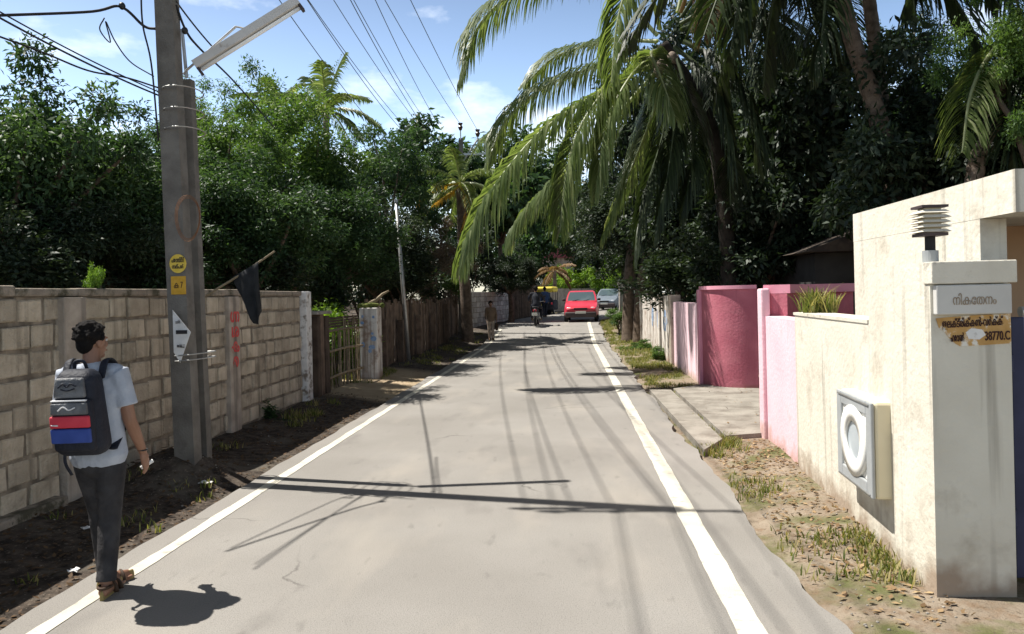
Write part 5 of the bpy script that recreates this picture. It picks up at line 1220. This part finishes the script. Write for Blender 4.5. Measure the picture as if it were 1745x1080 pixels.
    for _ in range(int(150*hairy)):
        a = rh.uniform(0, 6.28); el_ = rh.uniform(-.15, 1.5); d = Vector((math.cos(a)*math.cos(el_), math.sin(a)*math.cos(el_), math.sin(el_)))
        if d.y > .55 and d.z < .5: continue
        c0 = Vector((d.x*.080, d.y*.094-.016, d.z*.090+.040)); r_ = rh.uniform(.013, .022); g = c0+d*rh.uniform(.002, .012)+Vector((rh.uniform(-.012, .012), rh.uniform(-.012, .012), .004))
        b.tube([HP(*c0), HP(*g)], [r_*k*hs, r_*.6*k*hs], 6, dome=True)
    b.fuse('hair', M['hair'], t, 0.0055 if fine < .01 else .012, 1)
    # shirt
    b = MB(); pe, chs, nk = J['pel'], J['chest'], J['neck']
    hem = pe+Vector((0, 0, -.055))
    T(b, [hem, pe, pe.lerp(chs, .5), chs, chs.lerp(nk, .45), chs.lerp(nk, .8)], [(.172, .118), (.165, .115), (.158, .108), (.172, .112), (.150, .092), (.072, .066)], 20)
    T(b, [J['shL']+Vector((.02, 0, .005)), chs.lerp(nk, .62), J['shR']+Vector((-.02, 0, .005))], [.060, .066, .060], 14)
    for S_ in 'LR':
        sh, el, wr = J['sh'+S_], J['el'+S_], J['wr'+S_]
        if short: b.tube([P(q) for q in (sh.lerp(chs, .25), sh, sh.lerp(el, .35), sh.lerp(el, .70))], [.062*k, .066*k, .062*k, .066*k], 16)
        else: T(b, [sh.lerp(chs, .25), sh, el, wr.lerp(el, .06)], [.060, .062, .050, .036], 12)
    b.fuse('shirt', M[top], t, max(.008, fine), 3)
    # trousers
    b = MB(); T(b, [pe+Vector((0, 0, .06)), pe, pe+Vector((0, 0, -.10))], [(.145, .10), (.152, .108), (.130, .105)], 18)
    for S_ in 'LR':
        hp_, kn, an = J['hip'+S_], J['kn'+S_], J['an'+S_]
        b.tube([P(q) for q in (hp_+Vector((0, 0, .03)), hp_.lerp(kn, .25), hp_.lerp(kn, .7), kn, kn.lerp(an, .4), kn.lerp(an, .85), kn.lerp(an, .99))], [.088*k, .090*k, .072*k, .064*k, .060*k, .054*k, .056*k], 16)
    b.fuse('trousers', M[legs], t, max(.008, fine), 3)
    if shoe:
        for i_, S_ in enumerate('LR'):
            an = J['an'+S_]; fd = Matrix.Rotation(foot_turn[i_], 3, 'Z') @ Vector((0, 1, 0)); z0 = an.z-.068
            b = MB(); c0 = Vector((an.x, an.y, z0)); T(b, [c0-fd*.06, c0+fd*.02, c0+fd*.165], [(.040, .012), (.040, .012), (.046, .011)], 14)
            so = b.build('sandal', M['sole'], t, True); q = MB(); up3 = Vector((0, 0, 1)); sd3 = Vector((fd.y, -fd.x, 0))
            for f_, hgt in ((.085, .052), (.03, .068)):
                q.tube([P(c0+fd*f_+sd3*(.046*math.cos(a))+up3*(hgt*math.sin(a))) for a in [math.pi*j/10 for j in range(11)]], [(.017*k, .006*k)]*11, 8)
            q.tube([P(c0-fd*.062*math.sin(a)+sd3*.042*math.cos(a)+up3*.05) for a in [math.pi*j/10 for j in range(11)]], .009*k, 8)
            q.build('strap', M['sandal'], so, True)
    return t, P

fb = gnd(186, 1006, 0.003); BX, BY = fb.x, fb.y
HB = at(150, 549, BY).z; KB = HB/1.60
boy, BP = human('boy in grey blue T-shirt and charcoal trousers walking on the white line', (BX, BY, 0.004), R(10), KB,
    dict(hipL=(-.070, 0, .82), knL=(-.060, .075, .46), anL=(-.045, .080, .076), hipR=(.075, 0, .82), knR=(.045, -.005, .45), anR=(.030, -.090, .080),
         shL=(-.170, 0, 1.285), elL=(-.225, .02, 1.02), wrL=(-.20, .16, .86), shR=(.172, -.005, 1.285), elR=(.222, -.01, 1.01), wrR=(.250, .09, .80),
         head=(.0, .025, 1.475)), 'shirt', 'trouser', -0.055, 0.0045, True, 1.6, None, 'sandal', -0.5, (-0.75, -0.1), 0.87, 0.88)
# white seam stripe down the outside of the left trouser leg
b = MB(); pts = [(-.150, 0.0, .78), (-.134, .035, .62), (-.122, .065, .47), (-.112, .07, .30), (-.100, .075, .13)]
b.tube([BP(p) for p in bez(pts, 14)], [(.004, .011)]*15, 8, up=(0, 1, 0)); b.build('seam_stripe', M['stripe'], boy, True)
# the paper in his hand, the wrist band
wr = Vector((.250, .09, .80))
pc = thing('paper_roll', 'small white paper held in the right hand of the boy', 'paper', tuple(BP(wr+Vector((.012, .04, -.085)))))
b = MB(); b.tube([BP(wr+Vector((-.030, .02, -.105))), BP(wr+Vector((.035, .065, -.072)))], [.012, .011], 10); b.build('paper', M['paper'], pc, True)
b = MB(); b.tube([BP(wr+Vector((.030*math.cos(a), .030*math.sin(a), .010))) for a in [6.283*j/16 for j in range(17)]], .005, 6); b.build('wrist_band', M['black'], boy, True)
# backpack
bag = thing('backpack', 'black backpack with grey, red and blue bands on the back of the boy', 'backpack', tuple(BP((0, -.20, .8))))
def BQ(p): return BP((p[0]*.96+.006, p[1], 1.335-(1.335-p[2])*.90))
def blockp(b, x0, x1, y0, y1, z0, z1, bev, seg=4, taper=0.0):
    q = MB(); q.rbox((x0, y0, z0), (x1, y1, z1), bev, seg)
    vs = []
    for v in q.v:
        f = (v[2]-.78)/.56; w = 1-taper*max(0, f-.45)*1.2; vs.append(BQ((v[0]*w, v[1]+0.02*math.sin(min(1, max(0, f))*3.14)*-1*(1 if v[1] < -.2 else 0), v[2])))
    b.add(vs, q.f, .5)
b = MB(); blockp(b, -.165, .165, -.275, -.095, .79, 1.335, .075, 6, .42); bo = b.build('main_compartment', M['bagblack'], bag, True)
b = MB(); blockp(b, -.135, .130, -.302, -.225, .83, 1.16, .030, 4, .2); b.build('front_pocket', M['bagblack'], bag, True)
b = MB(); blockp(b, -.128, .105, -.298, -.262, 1.165, 1.290, .016, 3, .42); b.build('upper_panel', M['baggrey'], bag, True)
b = MB(); blockp(b, -.125, .112, -.318, -.285, 1.065, 1.140, .012, 3, .2); b.build('middle_panel', M['baggrey'], bag, True)
b = MB(); blockp(b, -.131, .118, -.318, -.288, .985, 1.058, .010, 3, .2); b.build('red_band', M['bagred'], bag, True)
b = MB(); blockp(b, -.131, .118, -.318, -.288, .890, .980, .010, 3, .2); b.build('blue_band', M['bagblue'], bag, True)
b = MB(); blockp(b, -.126, .108, -.312, -.268, 1.146, 1.156, .003, 1, .2); b.build('zip', M['bagtrim'], bag, True)
# scribbled emblem on the two grey panels
b = MB()
b.tube([BQ(p) for p in bez([(-.070, -.3205, 1.232), (-.035, -.3215, 1.256), (-.012, -.3215, 1.236), (.012, -.3215, 1.256), (.045, -.3205, 1.240)], 22)], .0045, 6)
b.tube([BQ(p) for p in bez([(-.052, -.3205, 1.222), (-.010, -.3215, 1.214), (.035, -.3205, 1.226)], 12)], .004, 6)
b.build('emblem', M['bagblack'], bag, True)
b = MB(); b.tube([BQ(p) for p in bez([(-.070, -.340, 1.092), (-.035, -.342, 1.116), (.0, -.342, 1.098), (.040, -.340, 1.112)], 20)], .004, 6); b.build('emblem', M['bagtrim'], bag, True)
b = MB(); b.tube([BQ((-.118, -.339, 1.006)), BQ((-.075, -.339, 1.004))], .004, 6); b.build('woven_label', M['bagtrim'], bag, True)
for s_ in (-1, 1):
    b = MB(); pts = [(s_*.115-.012, -.11, 1.27), (s_*.118-.012, -.03, 1.372), (s_*.125-.012, .07, 1.33), (s_*.145-.012, .115, 1.17), (s_*.165-.012, .05, .98), (s_*.165-.012, -.12, .86)]
    b.tube([BP(p) for p in bez(pts, 26)], [(.024, .007)]*27, 10); b.build('shoulder_strap', M['bagblack'], bag, True)
b = MB(); b.tube([BP(p) for p in bez([(-.05, -.13, 1.33), (-.03, -.15, 1.375), (.02, -.15, 1.375), (.03, -.13, 1.33)], 14)], .009, 8); b.build('grab_handle', M['bagblack'], bag, True)
b = MB(); b.tube([BP(p) for p in bez([(-.125, -.16, .90), (-.135, -.16, .80), (-.115, -.13, .72)], 10)], [(.010, .004)]*11, 8); b.build('strap_end', M['bagblack'], bag, True)

mz = gz(-2.95, 27.6)
hm = at(832, 513, 27.6); g_ = gnd(834, 583, 0.06)
man, MP = human('person in a brown shirt and pale trousers walking along the left road edge', (g_.x, 27.6, rz(27.6)+0.0), R(185), (hm.z-rz(27.6))/1.60,
    dict(knL=(-.075, .05, .45), anL=(-.07, .10, .075), knR=(.075, .02, .45), anR=(.07, -.10, .09), elR=(.215, .0, 1.02), wrR=(.20, .14, .87)), 'brownshirt', 'khaki', 0, 0.009, False, 0.7)
cb = thing('carry_bag', 'brown bag hanging from the hand of the person in the brown shirt', 'bag', tuple(MP((-.23, .06, .45))))
b = MB(); q = MB(); q.rbox((-.29, -.06, .40), (-.17, .18, .68), .03, 3); b.add([MP(v) for v in q.v], q.f, .5); b.build('bag_body', M['sandal'], cb, True)
b = MB(); b.tube([MP(p) for p in bez([(-.23, -.02, .67), (-.225, .05, .76), (-.23, .12, .67)], 10)], .008, 6); b.build('bag_handle', M['sandal'], cb, True)

# ------------------------------------------------------------------ vehicles
def place(t, loc, rz_):
    t.location = loc; t.rotation_euler = (0, 0, rz_)
def wheel(parent, c, r, w, rim):
    b = MB(); c = Vector(c); n = 24; prof = [(r*.70, -w/2), (r*.93, -w/2), (r, -w*.28), (r, w*.28), (r*.93, w/2), (r*.70, w/2)]
    for j in range(n):
        a = 2*math.pi*j/n
        for rr_, x in prof: b.v.append((c.x+x, c.y+rr_*math.cos(a), c.z+rr_*math.sin(a)))
    m_ = len(prof)
    for j in range(n):
        for i in range(m_): b.f.append((j*m_+i, j*m_+(i+1) % m_, ((j+1) % n)*m_+(i+1) % m_, ((j+1) % n)*m_+i)); b.var.append(.5)
    wo = b.build('wheel', M['rubber'], parent, True)
    b = MB(); b.disc(c-Vector((w*.42, 0, 0)), (1, 0, 0), r*.70, 20, w*.84)
    b.build('rim', rim, wo)
def car(label, paint, loc, rz_):
    t = thing('parked_car' if paint == 'cargrey' else 'red_car', label, 'car')
    b = MB()
    ST = [(-1.74, .40, .60, .58, .60), (-1.68, .26, .66, .66, .66), (-1.50, .22, .72, .72, .70), (-1.15, .20, .80, .755, .72), (-.72, .20, .92, .765, .71), (.2, .20, .95, .77, .72), (1.1, .20, .96, .765, .71), (1.55, .24, .94, .73, .68), (1.70, .34, .86, .68, .64)]
    m_ = 10
    for y, zb, zt, w, wt in ST:
        zm = zb+(zt-zb)*.55
        half = [(w*.86, zb), (w, zb+.10), (w*1.01, zm), (wt, zt-.03), (wt*.55, zt+.012)]
        b.v += [(x, y, z) for x, z in half]+[(-x, y, z) for x, z in reversed(half)]
    for i in range(len(ST)-1):
        for j in range(m_): b.f.append((i*m_+j, i*m_+(j+1) % m_, (i+1)*m_+(j+1) % m_, (i+1)*m_+j)); b.var.append(.5)
    b.f += [tuple(range(m_)), tuple((len(ST)-1)*m_+j for j in reversed(range(m_)))]; b.var += [.5, .5]
    bo = b.build('body', M[paint], t, True)
    bo.modifiers.new('crisp', 'EDGE_SPLIT').split_angle = R(38)
    # cabin: rings from the belt line up to the roof
    b = MB(); RG = [(.915, -.70, 1.52, .705), (1.18, -.34, 1.42, .655), (1.36, -.06, 1.26, .585), (1.405, .10, 1.05, .50)]
    for z, y0, y1, w in RG: b.v += [(-w, y0+.02, z), (-w*.6, y0-.02, z), (w*.6, y0-.02, z), (w, y0+.02, z), (w, y1, z), (-w, y1, z)]
    for i in range(3):
        for j in range(6): b.f.append((i*6+j, i*6+(j+1) % 6, (i+1)*6+(j+1) % 6, (i+1)*6+j)); b.var.append(.5)
    b.f.append((18, 19, 20, 21, 22, 23)); b.var.append(.5); b.build('cabin', M[paint], t)
    def lerp2(z, w_in, fr):   # a point on the windscreen plane
        for (z0, a0_, _, w0), (z1, a1_, _, w1) in zip(RG, RG[1:]):
            if z0 <= z <= z1: u = (z-z0)/(z1-z0); return (a0_+(a1_-a0_)*u-.028, w0+(w1-w0)*u)
    b = MB()
    for z in (.95, 1.18, 1.345):
        y, w = lerp2(z, 0, 0); b.v += [(-w*.90, y+.035, z), (-w*.5, y-.004, z), (w*.5, y-.004, z), (w*.90, y+.035, z)]
    for i in range(2):
        for j in range(3): b.f.append((i*4+j, i*4+j+1, (i+1)*4+j+1, (i+1)*4+j)); b.var.append(.5)
    b.build('windscreen', M['carglass'], t, True)
    for s_ in (-1, 1):
        b = MB(); b.add([(s_*.702, -.44, .965), (s_*.700, .42, .965), (s_*.612, .42, 1.33), (s_*.614, .0, 1.33)], [(0, 1, 2, 3)]); b.add([(s_*.702, .50, .965), (s_*.702, 1.30, .965), (s_*.610, 1.08, 1.33), (s_*.612, .50, 1.33)], [(0, 1, 2, 3)])
        b.build('side_window', M['carglass'], t)
        b = MB(); b.ball((s_*.52, -1.655, .60), (.15, .05, .072), 14, 8, Matrix.Rotation(s_*.18, 3, 'Z')); b.build('headlight', M['headlamp'], t, True)
        b = MB(); b.rbox((s_*.80-.075, -.52, .94), (s_*.80+.075, -.44, 1.05), .03, 2); b.tube([(s_*.70, -.47, .95), (s_*.76, -.48, .98)], .018, 6); b.build('wing_mirror', M['bumper'], t, True)
        b = MB(); b.rbox((s_*.50-.09, -1.79, .36), (s_*.50+.09, -1.752, .42), .012, 2); b.build('fog_lamp', M['headlamp'], t)
        for y in (-1.10, 1.08): wheel(t, (s_*.675, y, .27), .27, .165, M['galv'])
    b = MB(); b.rbox((-.70, -1.795, .22), (.70, -1.60, .46), .06, 3); b.build('bumper', M['bumper'], t, True)
    b = MB(); b.rbox((-.30, -1.752, .545), (.30, -1.70, .635), .012, 2); b.build('grille', M['black'], t)
    b = MB(); b.rbox((-.23, -1.812, .385), (.23, -1.797, .49), .004, 1); b.build('number_plate', M['plate'], t)
    b = MB(); b.tube([(-.4, -.74, .945), (-.05, -.58, 1.02)], .008, 5); b.tube([(.1, -.75, .945), (.42, -.58, 1.02)], .008, 5); b.build('wiper', M['black'], t)
    place(t, loc, rz_); return t
car('small red hatchback driving towards the viewer on the far right lane', 'carred', (0.63, 35.6, rz(34)+0.0), R(-3))
car('blue grey car half hidden behind the red hatchback at the bend', 'cargrey', (2.75, 51.5, rz(50)), R(-14))

mc = thing('motorcycle', 'dark motorcycle riding away on the left of the road ahead', 'motorcycle')
for y, nm in ((-.62, 'rear'), (.66, 'front')): wheel(mc, (0, y, .30), .30, .10, M['galv'])
b = MB(); b.tube([(0, -.95, .62), (0, -.62, .66), (0, -.2, .60), (0, .12, .62)], [(.09, .05), (.11, .06), (.10, .07), (.10, .08)], 12, dome=True); b.build('frame', M['bumper'], mc, True)
b = MB(); b.rbox((-.12, -.78, .74), (.12, .02, .82), .035, 3); b.build('seat', M['black'], mc, True)
b = MB(); b.tube([(0, 0, .80), (0, .2, .86), (0, .42, .80)], [(.10, .07), (.14, .11), (.08, .08)], 12, dome=True); b.build('fuel_tank', M['bumper'], mc, True)
b = MB(); b.rbox((-.14, -.22, .26), (.14, .26, .56), .05, 3); b.build('engine', M['galv'], mc, True)
b = MB(); b.tube([(0, .66, .30), (0, .52, .72), (0, .42, .96)], .045, 8); b.tube([(-.36, .30, 1.02), (-.2, .42, 1.0), (0, .44, .98), (.2, .42, 1.0), (.36, .30, 1.02)], .016, 8); b.build('handlebar', M['black'], mc)
b = MB(); b.tube([(0, -.30, .58), (0, -.62, .64), (0, -.94, .52), (0, -1.0, .36)], [(.075, .012)]*4, 8); b.build('mudguard', M['black'], mc)
b = MB(); b.rbox((-.07, -.985, .62), (.07, -.945, .69), .012, 2); b.build('tail_light', M['bagred'], mc)
b = MB(); b.rbox((-.11, -1.035, .44), (.11, -1.02, .56), .004, 1); b.build('number_plate', M['plate'], mc)
b = MB(); b.tube([(.15, .1, .3), (.17, -.4, .32), (.18, -.85, .38)], [.03, .045, .05], 10); b.build('exhaust', M['galv'], mc, True)
for s_ in (-1, 1):
    b = MB(); b.tube([(s_*.25, .38, 1.02), (s_*.32, .40, 1.2)], .008, 5); b.rbox((s_*.33-.06, .38, 1.19), (s_*.33+.06, .40, 1.27), .02, 2); b.build('mirror', M['black'], mc)
mp_ = Vector((-1.35, 32.3, rz(32.3))); place(mc, mp_, R(-2))
rider, RP = human('person in dark clothes riding the motorcycle away from the viewer', tuple(mp_), R(-2), 1.05,
    dict(pel=(0, -.25, .86), hipL=(-.10, -.24, .83), knL=(-.20, .14, .70), anL=(-.17, .02, .30), hipR=(.10, -.24, .83), knR=(.20, .14, .70), anR=(.17, .02, .30), chest=(0, -.18, 1.16), neck=(0, -.14, 1.34), head=(0, -.12, 1.46),
         shL=(-.18, -.16, 1.28), elL=(-.30, .02, 1.08), wrL=(-.32, .26, 1.0), shR=(.18, -.16, 1.28), elR=(.30, .02, 1.08), wrR=(.32, .26, 1.0), grip=1), 'darkcloth', 'darkcloth', 0, 0.010, False, 0.6)
ar = thing('auto_rickshaw', 'yellow topped black auto rickshaw on the left beyond the motorcycle', 'auto rickshaw')
for s_ in (-1, 1): wheel(ar, (s_*.52, -.85, .22), .22, .12, M['galv'])
wheel(ar, (0, 1.05, .22), .22, .12, M['galv'])
b = MB(); b.rbox((-.62, -1.25, .25), (.62, .55, .88), .10, 3); b.tube([(0, .5, .55), (0, .95, .55), (0, 1.25, .5)], [(.58, .33), (.42, .3), (.2, .22)], 14, dome=True); b.build('body', M['darkcloth'], ar, True)
b = MB(); b.rbox((-.60, -1.22, 1.36), (.60, .75, 1.70), .14, 4); b.build('canopy', M['autoyellow'], ar, True)
b = MB()
for x in (-.55, .55):
    for y in (-1.15, -.2, .66): b.tube([(x, y, .86), (x, y, 1.42)], .022, 8)
b.build('canopy_frame', M['black'], ar)
b = MB(); b.box((-.40, -1.235, 1.0), (.40, -1.225, 1.32)); b.build('rear_window', M['carglass'], ar)
b = MB(); b.rbox((-.2, -1.275, .55), (.2, -1.255, .66), .004, 1); b.build('number_plate', M['autoyellow'], ar)
for s_ in (-1, 1): b = MB(); b.rbox((s_*.48-.05, -1.275, .6), (s_*.48+.05, -1.252, .72), .01, 2); b.build('tail_light', M['bagred'], ar)
place(ar, (-1.22, 45.5, rz(45)), R(-8)); ar.scale = (0.9, 0.9, 0.95)
ps, _ = human('person in blue standing at the left edge of the road beside the rickshaw', (-1.25, 41.0, rz(41)), R(20), 1.0, dict(), 'bluecloth', 'darkcloth', 0, 0.011, False, 0.6)
# house showing white through the trees at the end of the road
hs = thing('house', 'white house glimpsed through the trees at the end of the road', 'house', (1.5, 74, rz(74)))
MB().box((-2.5, 73, 0.5), (5.5, 79, 5.2)).build('wall', M['oldwhite'], hs)
b = MB(); b.prism([(-3, 5.21), (6, 5.21), (1.5, 7.2)], 'y', 72.4, 79.6); b.build('roof', M['maroon'], hs)
for x in (-1.2, 2.2): MB().box((x, 72.95, 2.2), (x+1.2, 72.99, 3.9)).build('window', M['carglass'], hs)
